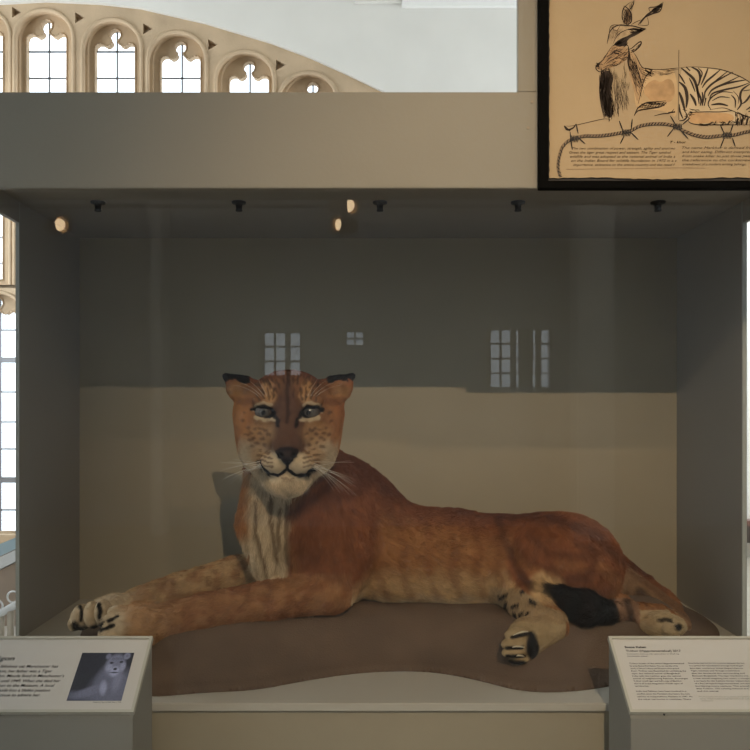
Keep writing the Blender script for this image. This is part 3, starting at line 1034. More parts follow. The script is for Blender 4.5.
for a, b in (((576, 124), (578, 134)), ((577, 137), (585, 144)), ((570, 132), (572, 150)), ((619, 121), (623, 132)), ((632, 119), (631, 130)), ((630, 132), (638, 140)), ((624, 136), (620, 144)), ((670, 116), (676, 126)), ((667, 137), (674, 128)), ((690, 118), (682, 125)), ((680, 130), (688, 139)), ((720, 125), (724, 134)), ((733, 124), (730, 133)), ((724, 138), (720, 148)), ((732, 138), (735, 147))):
    ribbon(bm, [a, ((a[0] + b[0]) / 2, (a[1] + b[1]) / 2), b], 1.3, 0.0015)
obj('drawn_barbs', bm, BLK, fr)
# handwriting rows
hand1 = ['The two combination of power, strength, agility and enormous power to', 'Greet the tiger great respect and esteem. The Tiger symbolises in the', 'wildlife and was adopted as the national animal of India at a meeting', 'on the Indian Board for wildlife foundation in 1972 in a view of its worth', 'importance, existence to the entire country and the need for its protection']
hand1 = [h_[:58] for h_ in hand1]
hand2 = ['The name Markhor is derived from the', 'and khor eating. Different interpretations', 'from snake killer to just those past mixing', 'the reference to the corkscrew horns', 'amendment of a modern writing belongs.']
objs = []
for i, s_ in enumerate(hand1):
    x0_ = (572, 569, 570, 571, 573)[i]
    x1_ = (675, 671, 675, 677, 675)[i]
    objs.append(sheet.text('row', s_, x0_, x1_, 149.6 + i * 4.1, 2.5, INK, fr, shear=0.35, bold=0.0, h=0.0007))
for i, s_ in enumerate(hand2):
    objs.append(sheet.text('row', s_, 682, (764, 762, 765, 765, 746)[i], 149.0 + i * 4.1, 2.5, INK, fr, shear=0.35, bold=0.0, h=0.0007))
objs.append(sheet.text('row', 'T - khor', 670, 686, 143.4, 2.4, INK, fr, shear=0.3, bold=0.015, h=0.0007))
join_meshes(objs, 'handwriting')
bm = bmesh.new()
ribbon(bm, [(566, 169.5), (600, 169), (640, 168.5), (676, 168), (705, 168.2)], .35, 0.0007, taper=False)
obj('pencil_line', bm, INK2, fr)

# ------------------------------------------------------------------ spotlights
M_WARM = emit_mat('lamp_glow', (1.0, 0.72, 0.42), 14)
M_BRONZE = mat('lamp_housing', (0.30, 0.21, 0.12), 0.35, metal=0.6)


def spotlight(loc, target, power, label, cone=60, blend=0.3, radius=0.02, col=(1.0, 0.78, 0.52), light=True, k=1.0):
    loc, target = Vector(loc), Vector(target)
    d = (target - loc).normalized()
    e = empty('track_spotlight', loc)
    tag(e, label, 'spotlight')
    bm = bmesh.new()
    lathe(bm, [(r_ * k, h_ * k) for r_, h_ in [(0, -0.13), (0.04, -0.13), (0.045, -0.11), (0.05, 0.0), (0.062, 0.02), (0.058, 0.022), (0.045, -0.0), (0.040, -0.025), (0, -0.027)]], loc, d, 24)
    obj('lamp_can', bm, M_BRONZE, e, smooth=True)
    bm = bmesh.new()
    lathe(bm, [(r_ * k, h_ * k) for r_, h_ in [(0, 0.004), (0.02, 0.002), (0.034, -0.006), (0.036, -0.018), (0, -0.022)]], loc, d, 20)
    obj('lens', bm, M_WARM, e, smooth=True)
    bm = bmesh.new()
    q = loc - d * 0.07
    tube(bm, [(q.x, q.y, q.z + 0.04), (q.x, q.y, 3.56)], 0.009, 8)
    box(bm, q.x - 0.02, q.x + 0.02, q.y - 0.05, q.y + 0.05, 3.56, 3.596)
    obj('stem', bm, M_BLACKM, e)
    if light:
        l = bpy.data.lights.new('lamp', 'SPOT')
        l.energy, l.color = power, col
        l.spot_size, l.spot_blend, l.shadow_soft_size = math.radians(cone), blend, radius
        lo = bpy.data.objects.new('lamp', l)
        COL.objects.link(lo)
        lo.location = loc + d * 0.03
        aim(lo, target)
    return e


def track(y, x0, x1, label):
    bm = bmesh.new()
    box(bm, x0, x1, y - 0.018, y + 0.018, 3.597, 3.63)
    for x in (x0 + 0.3, (x0 + x1) / 2, x1 - 0.3):
        tube(bm, [(x, y, 3.63), (x, y, 6.8)], 0.006, 6)
    o = obj('lighting_track', bm, M_BLACKM)
    tag(o, label, 'lighting track')


KEY = (0.50, -1.5, 3.41)
spotlight(KEY, (0.38, 2.3, 1.2), 260, 'track spotlight aimed at the animal in the case', 44, 1.0, 0.012)
spotlight((0.95, -0.55, 3.45), P(585, 80, 1.78), 62, 'track spotlight aimed at the framed drawing', 44, 1.0, 0.02, (1.0, 0.70, 0.38))
spotlight((-0.14, -3.34, 3.41), (1.6, -1.9, 3.0), 0, 'bronze track spotlight mirrored in the glass above the cat, larger', light=False, k=1.7)
spotlight((-0.29, -4.06, 3.41), (-2.2, -2.4, 3.2), 0, 'bronze track spotlight mirrored in the glass above the cat, smaller', light=False, k=1.7)
spotlight((-3.14, -4.06, 3.41), (-1.0, -2.6, 3.3), 0, 'bronze track spotlight mirrored at the upper left of the glass', light=False, k=1.7)
track(-1.45, -0.8, 2.0, 'black ceiling track holding the spotlight over the case')
track(-0.5, -0.8, 2.0, 'black ceiling track holding the spotlight over the drawing')
track(-3.4, -1.5, 2.0, 'black ceiling track behind the viewer with one spotlight')
track(-4.12, -4.0, 2.0, 'black ceiling track farthest behind the viewer')

# ------------------------------------------------------------------ things glimpsed left of the case
zv = 5.2
vit = empty('glass_vitrine', (P(-30, 600, zv).x, zv, 0))
tag(vit, 'sloping glass topped vitrine glimpsed at the far left beyond the case', 'vitrine')
def quadslab(name, pts, th, m, parent):
    bm = bmesh.new()
    a = [bm.verts.new(p) for p in pts]
    f = bm.faces.new(a)
    r = bmesh.ops.extrude_face_region(bm, geom=[f])
    for v in [g for g in r['geom'] if isinstance(g, bmesh.types.BMVert)]:
        v.co.y += th
    return obj(name, bm, m, parent)
quadslab('glass_top', [P(-70, 572, zv), P(22, 535, zv), P(22, 546, zv), P(-70, 588, zv)], 0.5, mat('pale_blue_glass', (0.45, 0.62, 0.72), 0.1), vit)
quadslab('white_rail', [P(-70, 590, zv), P(22, 547, zv), P(22, 558, zv), P(-70, 606, zv)], 0.5, mat('rail_white', (0.75, 0.78, 0.8), 0.4), vit)
quadslab('cabinet_side', [P(-70, 607, zv + .01), P(22, 559, zv + .01), P(22, 700, zv + .01), P(-70, 700, zv + .01)], 0.45, mat('brown_cabinet', (0.36, 0.28, 0.22), 0.5, 0.1, 10), vit)
quadslab('cabinet_base', [P(-70, 700.5, zv + .02), P(22, 700.5, zv + .02), P(22, 626.2 + 0, zv + .02) - Vector((0, 0, 0.52)), P(-70, 626.2, zv + .02) - Vector((0, 0, 0.52))], 0.4, mat('brown_cabinet_dark', (0.25, 0.2, 0.16), 0.5), vit)
zr = 4.4
ral = empty('white_railing', (P(-30, 640, zr).x, zr, 0))
tag(ral, 'white sloping rail with ring ornaments glimpsed low at the far left', 'railing')
bm = bmesh.new()
tube(bm, [P(-60, 648, zr), P(24, 600, zr)], 0.022, 8)
obj('rail', bm, mat('rail_white', (0.75, 0.78, 0.8), 0.4), ral, smooth=True)
for px, py in ((13, 597), (-3, 606), (-19, 615), (-35, 624)):
    bm = bmesh.new()
    c = P(px, py, zr)
    pts = [c + Vector((math.cos(a), 0, math.sin(a))) * 0.033 for a in [2 * math.pi * k / 16 for k in range(17)]]
    tube(bm, pts, 0.006, 6, cap=False)
    obj('ring', bm, mat('rail_white', (0.75, 0.78, 0.8), 0.4), ral, smooth=True)
for k in range(9):
    px = -56 + k * 9.5
    py = 648 - (px + 60) / 84 * 48
    c = P(px, py + 3, zr)
    bm = bmesh.new()
    tube(bm, [(c.x, zr, 0.0), (c.x, zr, c.z)], 0.02, 8)
    obj('baluster', bm, mat('pale_wood', (0.55, 0.5, 0.42), 0.5, 0.15, 12), ral, smooth=True)

# ------------------------------------------------------------------ the tigon: one blended implicit surface
ZH = 2.10
HK = ZH / F


def H(u, v, w):
    """head frame: right, up, towards the viewer, in view px about the point between the eyes"""
    return P(289 + u, 425 - v, ZH - w * HK)


PR = []      # primitives: kind, data, blend, flow, length


def cap(a, b, ra, rb, k=0.03, sy=1.0, flow=None, hl=1.0, sub=False):
    """tapered limb between view points (px, py, Z), radii in px"""
    A, B = P(*a), P(*b)
    PR.append(('c', np.array(A), np.array(B), ra * a[2] / F, rb * b[2] / F, sy, k, flow if flow is not None else np.array(B - A), hl, sub))


def ell(c, r, k=0.03, flow=(1, 0, -.3), hl=1.0, rot=0.0, sub=False):
    C = P(*c) if not isinstance(c, Vector) else c
    Zc = C.y
    rr_ = np.array(r) * Zc / F
    PR.append(('e', np.array(C), rr_, rot, None, 1.0, k, np.array(flow, float), hl, sub))


back = (1, 0, -.25)
# torso
cap((322, 549, 2.33), (348, 519, 2.36), 62, 53, 0.03, 0.95, back)
cap((348, 518, 2.36), (392, 553, 2.36), 52, 49, 0.03, 1.0, back)
cap((392, 553, 2.36), (455, 558, 2.36), 49, 47.5, 0.02, 1.0, back)
cap((455, 558, 2.36), (505, 563, 2.37), 47.5, 45.5, 0.02, 1.0, back)
cap((505, 563, 2.37), (545, 569, 2.38), 45.5, 54, 0.03, 1.0, back)
cap((548, 568, 2.38), (580, 577, 2.38), 54, 44, 0.03, 1.0, (1, 0, -.6))
ell((338, 479, 2.34), (29, 18, 34), 0.03, back)                    # withers
# near shoulder blade and upper arm
ell((337, 530, 2.25), (45, 62, 40), 0.016, (.3, 0, -1), rot=0.12)
cap((338, 556, 2.23), (331, 586, 2.20), 34, 25, 0.03, 1.0, (.2, 0, -1))
# breast and neck
cap((291, 470, 2.24), (287, 522, 2.24), 44, 46, 0.03, 1.0, (-.1, -.3, -1), 2.0)
cap((287, 522, 2.24), (300, 568, 2.27), 46, 38, 0.03, 0.9, (.0, -.2, -1), 2.0)
cap((300, 478, 2.27), (330, 500, 2.33), 44, 46, 0.04, 1.0, (1, 0, -.5), 1.2)
ell((266, 548, 2.17), (17, 34, 20), 0.02, (.0, -.2, -1), 1.8)
cap((258, 492, 2.155), (264, 545, 2.14), 8, 6, 0.012, 1.0, (.0, -.2, -1), 2.6)
cap((271, 496, 2.14), (274, 575, 2.16), 6.5, 4, 0.010, 1.0, (.0, -.2, -1), 2.6)
cap((284, 498, 2.14), (286, 550, 2.145), 6, 5, 0.008, 1.0, (.05, -.2, -1), 2.6)
cap((286, 550, 2.145), (281, 574, 2.16), 6, 4, 0.008, 1.0, (.05, -.2, -1), 2.2)
# near foreleg
cap((331, 588, 2.20), (270, 600, 2.15), 23.5, 19.5, 0.02, 1.0)
cap((270, 600, 2.15), (205, 612, 2.10), 19.5, 18.0, 0.015, 1.0)
cap((205, 612, 2.10), (165, 623, 2.07), 18.0, 19.5, 0.015, 1.0)
ell((138, 627, 2.05), (30, 23, 24), 0.015, (-1, 0, -.2))
for (x, y, z, rx, ry) in ((121, 615, 2.055, 14, 8.5), (113, 624, 2.03, 13, 9), (110, 635, 2.01, 12, 10), (118, 645, 1.99, 14, 8)):
    ell((x, y, z), (rx, ry, 9), 0.004, (-1, 0, -.4), 0.8, rot=-0.35)
# far foreleg
cap((285, 566, 2.34), (235, 575, 2.33), 22, 18, 0.03, 1.0)
cap((235, 575, 2.33), (180, 590, 2.28), 18, 16.5, 0.015, 1.0)
cap((180, 590, 2.28), (140, 601, 2.23), 16.5, 14.5, 0.015, 1.0)
ell((116, 608, 2.20), (26, 13.5, 20), 0.015, (-1, 0, -.2))
for (x, y, z, rx, ry) in ((82, 617, 2.17, 10, 12.5), (93, 614.5, 2.13, 7.8, 13.5), (104, 613, 2.10, 8.2, 14), (76, 622, 2.2, 6, 8)):
    ell((x, y, z), (rx, ry, 14), 0.004, (-.3, -.6, -1), 0.8, rot=0.15)
# near thigh
ell((566, 562, 2.26), (57, 49, 46), 0.010, (.5, 0, -1), rot=-0.30)
ell((545, 585, 2.20), (27, 21, 26), 0.02, (.7, 0, -.6), rot=-0.5)
cap((566, 592, 2.20), (622, 604, 2.24), 16, 9, 0.02, 1.0, (1, 0, 0))
cap((600, 608, 2.22), (640, 620, 2.22), 9, 9, 0.015, 1.0)
ell((660, 625, 2.20), (24, 12.5, 18), 0.012, (1, 0, -.3), 0.8)
ell((678, 626, 2.18), (8, 8, 8), 0.004, (1, 0, -.3), .7)
ell((671, 630, 2.14), (9, 7, 8), 0.004, (1, 0, -.3), .7)
# far hind leg pushed out under the belly, foot towards the viewer
cap((520, 580, 2.28), (533, 606, 2.15), 32, 23, 0.02, 0.8, (.5, 0, -1))
cap((533, 604, 2.15), (545, 622, 2.08), 24, 19, 0.015, 1.0, (.3, 0, -1))
cap((552, 626, 2.06), (526, 638, 2.03), 15, 19, 0.012, 1.0, (-1, 0, -.5))
ell((524, 643, 2.01), (15, 18, 17), 0.008, (-1, 0, -.5), .8)
for (x, y, z, rx, ry) in ((517, 634, 1.985, 13, 6.2), (513, 643, 1.975, 12.5, 5.6), (513, 652, 1.972, 11.5, 5.2), (519, 659, 1.985, 11, 4.2)):
    ell((x, y, z), (rx, ry, 9), 0.003, (-1, 0, -.1), .6, rot=0.15)
# tail
tail = [(612, 574, 2.40, 22), (640, 588, 2.42, 14.5), (662, 602, 2.42, 12.5), (682, 617, 2.38, 10), (682, 624, 2.32, 8.5), (660, 614, 2.27, 8.5), (630, 611, 2.22, 9.5), (606, 612, 2.15, 10.5)]
for a, b in zip(tail, tail[1:]):
    cap(a[:3], b[:3], a[3], b[3], 0.012)
tuft = [(606, 612, 2.15, 10.5), (585, 607, 2.11, 15), (565, 601, 2.11, 13), (550, 594, 2.12, 7.5), (538, 592, 2.13, 3.5)]
for a, b in zip(tuft, tuft[1:]):
    cap(a[:3], b[:3], a[3], b[3], 0.012, hl=2.4)
# head
HEAD0 = len(PR)
def hell(u, v, w, r, k=0.02, flow=None, hl=0.6, rot=0.0, sub=False):
    c = H(u, v, w)
    if flow is None:
        f = np.array([u * 1.0, 0, (v + 22) * 1.0])
        f = f / (np.linalg.norm(f) + 1e-6)
        flow = (f[0], 0.55, f[2])
    ell(c, (r[0], r[1], r[2]), k, flow, hl, rot, sub)
hell(0, 6, -18, (45, 45, 46), 0.02)
hell(-29, -2, -8, (25, 38, 34), 0.03)
hell(28, -2, -8, (25, 38, 34), 0.03)
hell(-24, -27, -2, (23, 24, 30), 0.03, hl=1.3)
hell(23, -26, -2, (23, 24, 30), 0.03, hl=1.3)
hell(-15, -10, 24, (13, 20, 15), 0.02)
hell(13, -10, 24, (13, 20, 15), 0.02)
hell(0, 35, 4, (33, 20, 26), 0.03)
hell(-34, 14, -10, (21, 24, 26), 0.02)
hell(34, 14, -10, (21, 24, 26), 0.02)                                # forehead
cap((289, 410, ZH - 18 * HK), (287, 446, ZH - 50 * HK), 19, 15, 0.03, 1.0, (0, .3, 1), .4)
hell(-13, -38, 40, (16, 13.5, 18), 0.012, (-1, .3, -.3), .4)
hell(10, -38, 40, (16, 13.5, 18), 0.012, (1, .3, -.3), .4)
hell(-2, -24, 50, (12, 9, 12), 0.012, (0, .3, 1), .2)
hell(-2, -30, 59, (9, 7.5, 5), 0.006, (0, .3, 1), .05)
hell(-2, -56, 30, (18, 15.5, 20), 0.015, (0, -.2, -1), 1.6)
hell(-2, -48, 6, (27, 21, 32), 0.03, (0, -.1, -1), 1.6)
hell(-23, 22.5, 27, (14, 7.2, 9), 0.015, hl=.4, rot=-0.15)             # brows
hell(21, 22.5, 27, (14, 7.2, 9), 0.015, hl=.4, rot=0.15)
hell(-23, 4, 24, (12, 5.5, 9), 0.012, hl=.4, rot=-0.15)
hell(21, 4, 24, (12, 5.5, 9), 0.012, hl=.4, rot=0.15)
# ears
for s in (-1, 1):
    e1, e2, e3 = H(s * 38, 30, -18), H(s * 50 + (0 if s < 0 else 1), 37, -14), H(s * 62, 47.5, -14)
    PR.append(('c', np.array(e1), np.array(e2), 17 * HK, 12.5 * HK, 0.7, 0.02, np.array((s, .3, 1.)), .6, False))
    PR.append(('c', np.array(e2), np.array(e3), 12.5 * HK, 4 * HK, 0.6, 0.008, np.array((s, .2, .6)), .8, False))
    PR.append(('c', np.array(H(s * 42, 44, -17)), np.array(H(s * 63, 49, -17)), 5 * HK, 2.6 * HK, 0.9, 0.008, np.array((s, .2, .6)), .8, False))
    PR.append(('e', np.array(H(s * 51, 33, 2)), np.array((9, 10, 13)) * HK, 0.0, None, 1.0, 0.010, np.array((s, 0., 0.)), .4, True))
    # eye sockets
    PR.append(('e', np.array(H(-23.8 if s < 0 else 20.5, 12.2, 38)), np.array((9.0, 4.6, 12)) * HK, -0.24 * s, None, 1.0, 0.008, np.array((s, 0., 0.)), .3, True))
    # nostrils
    PR.append(('e', np.array(H(-2 + s * 7, -30.5, 64)), np.array((3.8, 2.6, 5)) * HK, 0.3 * s, None, 1.0, 0.003, np.array((s, 0., 0.)), .3, True))
# mouth line and philtrum carved in
for a, b in (((-2, -36, 66), (-2, -44, 62)), ((-2, -44, 61), (-10, -50.5, 57)), ((-10, -50.5, 57), (-20, -49, 52)), ((-20, -49, 52), (-28, -41, 42)), ((-28, -41, 42), (-30, -36, 36)),
             ((-2, -44, 61), (6, -50.5, 57)), ((6, -50.5, 57), (16, -50, 52)), ((16, -50, 52), (24, -44, 44))):
    PR.append(('c', np.array(H(*a)), np.array(H(*b)), 2.1 * HK, 2.1 * HK, 1.6, 0.004, np.array((0., 0., -1.)), .2, True))


def axis(segs):
    out = []
    for a, b, st in segs:
        n = max(1, int(round((b - a) / st)))
        out += list(a + (b - a) * np.arange(n) / n)
    out.append(segs[-1][1])
    return np.array(out)


gx = axis([(-0.92, -0.40, .0045), (-0.40, -0.02, .0025), (-0.02, 1.0, .0048)])
gy = axis([(1.86, 2.17, .0032), (2.17, 2.62, .0065)])
gz = axis([(FL - 0.01, FL + 0.42, .0042), (FL + 0.42, 1.66, .0026)])
FF = np.full((len(gx), len(gy), len(gz)), 0.2, np.float32)


def prim_dist(p, X, Y, Zz):
    if p[0] == 'c':
        _, A, B, ra, rb, sy = p[:6]
        ab = np.array([B[0] - A[0], (B[1] - A[1]) / sy, B[2] - A[2]])
        px_, py_, pz_ = X - A[0], (Y - A[1]) / sy, Zz - A[2]
        L2 = float(ab @ ab) + 1e-12
        t = np.clip((px_ * ab[0] + py_ * ab[1] + pz_ * ab[2]) / L2, 0, 1)
        d = np.sqrt((px_ - t * ab[0]) ** 2 + (py_ - t * ab[1]) ** 2 + (pz_ - t * ab[2]) ** 2)
        return (d - (ra + (rb - ra) * t)) * min(1.0, (1 + sy) / 2)
    _, C, r, rot = p[:4]
    x, y, z = X - C[0], Y - C[1], Zz - C[2]
    c, s = math.cos(rot), math.sin(rot)
    xr, zr_ = x * c + z * s, -x * s + z * c
    # r = (x radius, z radius, depth radius)
    k0 = np.sqrt((xr / r[0]) ** 2 + (y / r[2]) ** 2 + (zr_ / r[1]) ** 2)
    k1 = np.sqrt((xr / r[0] ** 2) ** 2 + (y / r[2] ** 2) ** 2 + (zr_ / r[1] ** 2) ** 2) + 1e-9
    return k0 * (k0 - 1) / k1


def bounds(p, m):
    if p[0] == 'c':
        R_ = max(p[3], p[4]) * max(1, p[5]) + m
        lo, hi = np.minimum(p[1], p[2]) - R_, np.maximum(p[1], p[2]) + R_
    else:
        R_ = max(p[2]) + m
        lo, hi = p[1] - R_, p[1] + R_
    return lo, hi


for p in [q_ for q_ in PR if not q_[9]] + [q_ for q_ in PR if q_[9]]:
    k = p[6]
    lo, hi = bounds(p, 0.05 if not p[9] else k + 0.01)
    ix = slice(*np.searchsorted(gx, (lo[0], hi[0])))
    iy = slice(*np.searchsorted(gy, (lo[1], hi[1])))
    iz = slice(*np.searchsorted(gz, (lo[2], hi[2])))
    X, Y, Zz = gx[ix][:, None, None], gy[iy][None, :, None], gz[iz][None, None, :]
    d = prim_dist(p, X, Y, Zz).astype(np.float32)
    S_ = FF[ix, iy, iz]
    if p[9]:
        h = np.clip(0.5 - 0.5 * (S_ + d) / k, 0, 1)
        FF[ix, iy, iz] = S_ * (1 - h) + (-d) * h + k * h * (1 - h)
    else:
        h = np.clip(0.5 + 0.5 * (S_ - d) / k, 0, 1)
        FF[ix, iy, iz] = S_ * (1 - h) + d * h - k * h * (1 - h)


def surface_nets(Fv, xs, ys, zs):
    nx_, ny_, nz_ = Fv.shape
    ins = Fv < 0
    cnt = np.zeros((nx_ - 1, ny_ - 1, nz_ - 1), np.uint8)
    for a in (0, 1):
        for b in (0, 1):
            for c in (0, 1):
                cnt += ins[a:nx_ - 1 + a, b:ny_ - 1 + b, c:nz_ - 1 + c]
    act = (cnt > 0) & (cnt < 8)
    I, J, K = np.nonzero(act)
    idx = np.full(act.shape, -1, np.int64)
    idx[I, J, K] = np.arange(len(I))
    acc = np.zeros((len(I), 3))
    n = np.zeros(len(I))
    corners = [(0, 0, 0), (1, 0, 0), (0, 1, 0), (1, 1, 0), (0, 0, 1), (1, 0, 1), (0, 1, 1), (1, 1, 1)]
    ed = [(a, b) for a in range(8) for b in range(a + 1, 8) if sum(abs(corners[a][i] - corners[b][i]) for i in range(3)) == 1]
    for a, b in ed:
        ca, cb = corners[a], corners[b]
        fa = Fv[I + ca[0], J + ca[1], K + ca[2]].astype(float)
        fb = Fv[I + cb[0], J + cb[1], K + cb[2]].astype(float)
        m = (fa < 0) != (fb < 0)
        t = np.where(m, fa / np.where(m, fa - fb, 1), 0)
        pa = np.stack([xs[I + ca[0]], ys[J + ca[1]], zs[K + ca[2]]], 1)
        pb = np.stack([xs[I + cb[0]], ys[J + cb[1]], zs[K + cb[2]]], 1)
        acc += np.where(m[:, None], pa + (pb - pa) * t[:, None], 0)
        n += m
    V = acc / n[:, None]
    quads = []
    # x edges
    s = ins[:-1, 1:-1, 1:-1] != ins[1:, 1:-1, 1:-1]
    i, j, k = np.nonzero(s)
    j += 1
    k += 1
    q = np.stack([idx[i, j - 1, k - 1], idx[i, j, k - 1], idx[i, j, k], idx[i, j - 1, k]], 1)
    fl = ins[i, j, k]
    q[~fl] = q[~fl][:, ::-1]
    quads.append(q)
    s = ins[1:-1, :-1, 1:-1] != ins[1:-1, 1:, 1:-1]
    i, j, k = np.nonzero(s)
    i += 1
    k += 1
    q = np.stack([idx[i - 1, j, k - 1], idx[i - 1, j, k], idx[i, j, k], idx[i, j, k - 1]], 1)
    fl = ins[i, j, k]
    q[~fl] = q[~fl][:, ::-1]
    quads.append(q)
    s = ins[1:-1, 1:-1, :-1] != ins[1:-1, 1:-1, 1:]
    i, j, k = np.nonzero(s)
    i += 1
    j += 1
    q = np.stack([idx[i - 1, j - 1, k], idx[i, j - 1, k], idx[i, j, k], idx[i - 1, j, k]], 1)
    fl = ins[i, j, k]
    q[~fl] = q[~fl][:, ::-1]
    quads.append(q)
    return V, np.concatenate(quads)


V, Q = surface_nets(FF, gx, gy, gz)
del FF
me = bpy.data.meshes.new('tigon')
me.vertices.add(len(V))
me.vertices.foreach_set('co', V.astype(np.float32).ravel())
me.loops.add(len(Q) * 4)
me.loops.foreach_set('vertex_index', Q.astype(np.int32).ravel())
me.polygons.add(len(Q))
me.polygons.foreach_set('loop_start', np.arange(0, len(Q) * 4, 4, dtype=np.int32))
me.update(calc_edges=True)
me.validate()
# light relaxing of the net
ev = np.empty(len(me.edges) * 2, np.int32)
me.edges.foreach_get('vertices', ev)
ev = ev.reshape(-1, 2)
deg = np.bincount(ev.ravel(), minlength=len(V)).astype(float)
for lam in (0.5, -0.2, 0.5, -0.2):
    s_ = np.zeros_like(V)
    for a in range(3):
        s_[:, a] = np.bincount(ev[:, 0], weights=V[ev[:, 1], a], minlength=len(V)) + np.bincount(ev[:, 1], weights=V[ev[:, 0], a], minlength=len(V))
    V = V + lam * (s_ / deg[:, None] - V)
me.vertices.foreach_set('co', V.astype(np.float32).ravel())
me.update()
NRM = np.empty(len(V) * 3, np.float32)
me.vertex_normals.foreach_get('vector', NRM)
NRM = NRM.reshape(-1, 3)
print('TIGON verts', len(V), 'normal z mean top', NRM[V[:, 2] > 1.55][:, 2].mean() if (V[:, 2] > 1.55).any() else None)

# ---- flow, fur length per vertex
pos = [q_ for q_ in PR if not q_[9]]
FL_ = np.zeros((len(V), 3))
HL_ = np.zeros(len(V))
WS = np.zeros(len(V))
HEADW = np.zeros(len(V))
nh = HEAD0
for i, p in enumerate(pos):
    lo, hi = bounds(p, 0.06)
    m = np.nonzero(((V >= lo) & (V <= hi)).all(1))[0]
    d = prim_dist(p, V[m, 0], V[m, 1], V[m, 2])
    w = np.exp(-np.clip(d, 0, None) / 0.008)
    f = np.array(p[7], float)
    f /= np.linalg.norm(f) + 1e-9
    FL_[m] += w[:, None] * f
    HL_[m] += w * p[8]
    WS[m] += w
    if i >= nh:
        HEADW[m] += w
FL_ /= WS[:, None] + 1e-9
HL_ /= WS + 1e-9
HEADW /= WS + 1e-9

# ---- coat colours
pxv = CX + V[:, 0] / V[:, 1] * F
pyv = CY - (V[:, 2] - EYE) / V[:, 1] * F
DEP = V[:, 1]


def sst(a, b, x):
    t = np.clip((x - a) / (b - a), 0, 1)
    return t * t * (3 - 2 * t)


_rg = np.random.default_rng(11)
_tab = _rg.random((64, 64, 64)).astype(np.float32)


def vnoise(Pq):
    i = np.floor(Pq).astype(int)
    f = Pq - i
    f = f * f * (3 - 2 * f)
    r = 0
    for a in (0, 1):
        for b in (0, 1):
            for c in (0, 1):
                r = r + _tab[(i[:, 0] + a) % 64, (i[:, 1] + b) % 64, (i[:, 2] + c) % 64] * (f[:, 0] if a else 1 - f[:, 0]) * (f[:, 1] if b else 1 - f[:, 1]) * (f[:, 2] if c else 1 - f[:, 2])
    return r


def polyd(pts, x, y):
    d = np.full(x.shape, 1e9)
    for (ax, ay), (bx_, by_) in zip(pts, pts[1:]):
        ex, ey = bx_ - ax, by_ - ay
        t = np.clip(((x - ax) * ex + (y - ay) * ey) / (ex * ex + ey * ey + 1e-9), 0, 1)
        d = np.minimum(d, np.hypot(x - ax - t * ex, y - ay - t * ey))
    return d


C3 = lambda r, g, b: np.array([r, g, b])
RUST, DRUST, FLANK, BELLY = C3(.215, .080, .034), C3(.11, .042, .023), C3(.34, .155, .06), C3(.56, .37, .18)
CREAM, TAN_, BLACK = C3(.62, .49, .32), C3(.48, .30, .15), C3(.006, .005, .005)
FACE, FACED, FACEL = C3(.215, .105, .05), C3(.11, .055, .032), C3(.46, .27, .125)
col = np.tile(FLANK, (len(V), 1))


def mixc(mask, c):
    global col
    mask = np.clip(mask, 0, 1)[:, None]
    col = col * (1 - mask) + np.asarray(c) * mask


N1 = vnoise(V * 38)
N2 = vnoise(V * 95 + 7)
N3 = vnoise(V * np.array([55, 55, 16]) + 3)
wob = (N1 - .5) * 12
head = HEADW > 0.5
body = ~head
X_, Y_ = pxv, pyv
# torso: dark ridge, rust upper flank, cream belly
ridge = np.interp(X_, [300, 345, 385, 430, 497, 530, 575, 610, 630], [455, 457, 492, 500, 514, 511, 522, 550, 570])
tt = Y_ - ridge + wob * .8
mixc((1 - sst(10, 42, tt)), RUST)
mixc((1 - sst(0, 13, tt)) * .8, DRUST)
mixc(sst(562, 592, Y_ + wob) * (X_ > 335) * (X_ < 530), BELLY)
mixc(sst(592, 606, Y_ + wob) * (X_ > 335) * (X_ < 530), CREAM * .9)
for k, x0_ in enumerate((378, 402, 428, 452, 476, 498)):
    st = polyd([(x0_ - 6, 520), (x0_ + 3, 545), (x0_ - 2, 570), (x0_ + 8, 596)], X_, Y_)
    mixc((1 - sst(1.5, 6.5, st + wob * .3)) * .38 * (N2 > .25), RUST * .8)
# shoulder
sh_ = np.clip(1 - np.hypot((X_ - 335) / 50, (Y_ - 530) / 76), 0, 1)
mixc(sst(0, .25, sh_ + (N1 - .5) * .15) * (X_ > 284), RUST * 1.05)
mixc(sst(0, .3, 1 - np.hypot((X_ - 345) / 32, (Y_ - 475) / 30)) * .7, DRUST * 1.15)
# haunch
hn = 1 - np.hypot((X_ - 567) / 64, (Y_ - 557) / 52)
mixc(sst(-.02, .1, hn) * (X_ > 500), RUST * 1.18)
mixc((1 - sst(1, 9, polyd([(500, 514), (545, 515), (590, 533), (625, 562)], X_, Y_))) * .7, DRUST)
for (pts, w_) in (([(515, 545), (530, 565), (560, 570)], 3), ([(530, 535), (550, 553), (585, 556)], 3), ([(560, 528), (580, 545), (606, 553)], 3), ([(580, 575), (600, 572), (618, 575)], 3), ([(553, 580), (575, 577), (590, 580)], 2.5), ([(590, 545), (594, 560), (588, 572)], 3)):
    mixc((1 - sst(w_ * .4, w_ * 1.8, polyd(pts, X_, Y_) + wob * .2)) * .45, DRUST * 1.1)
for (pts, w_) in (([(508, 540), (520, 562), (540, 575)], 5), ([(560, 563), (580, 566)], 5), ([(600, 566), (618, 582)], 5)):
    mixc((1 - sst(w_ * .4, w_ * 1.8, polyd(pts, X_, Y_) + wob * .2)) * .45, FLANK)
mixc(1 - sst(10, 20, np.hypot((X_ - 547) / 1.1, Y_ - 588) + wob * .5), BELLY)
mixc((1 - sst(2, 6, polyd([(497, 520), (506, 545), (518, 570), (530, 586)], X_, Y_))) * .6, DRUST * .7)  # shade of the fold between flank and thigh, painted into the coat
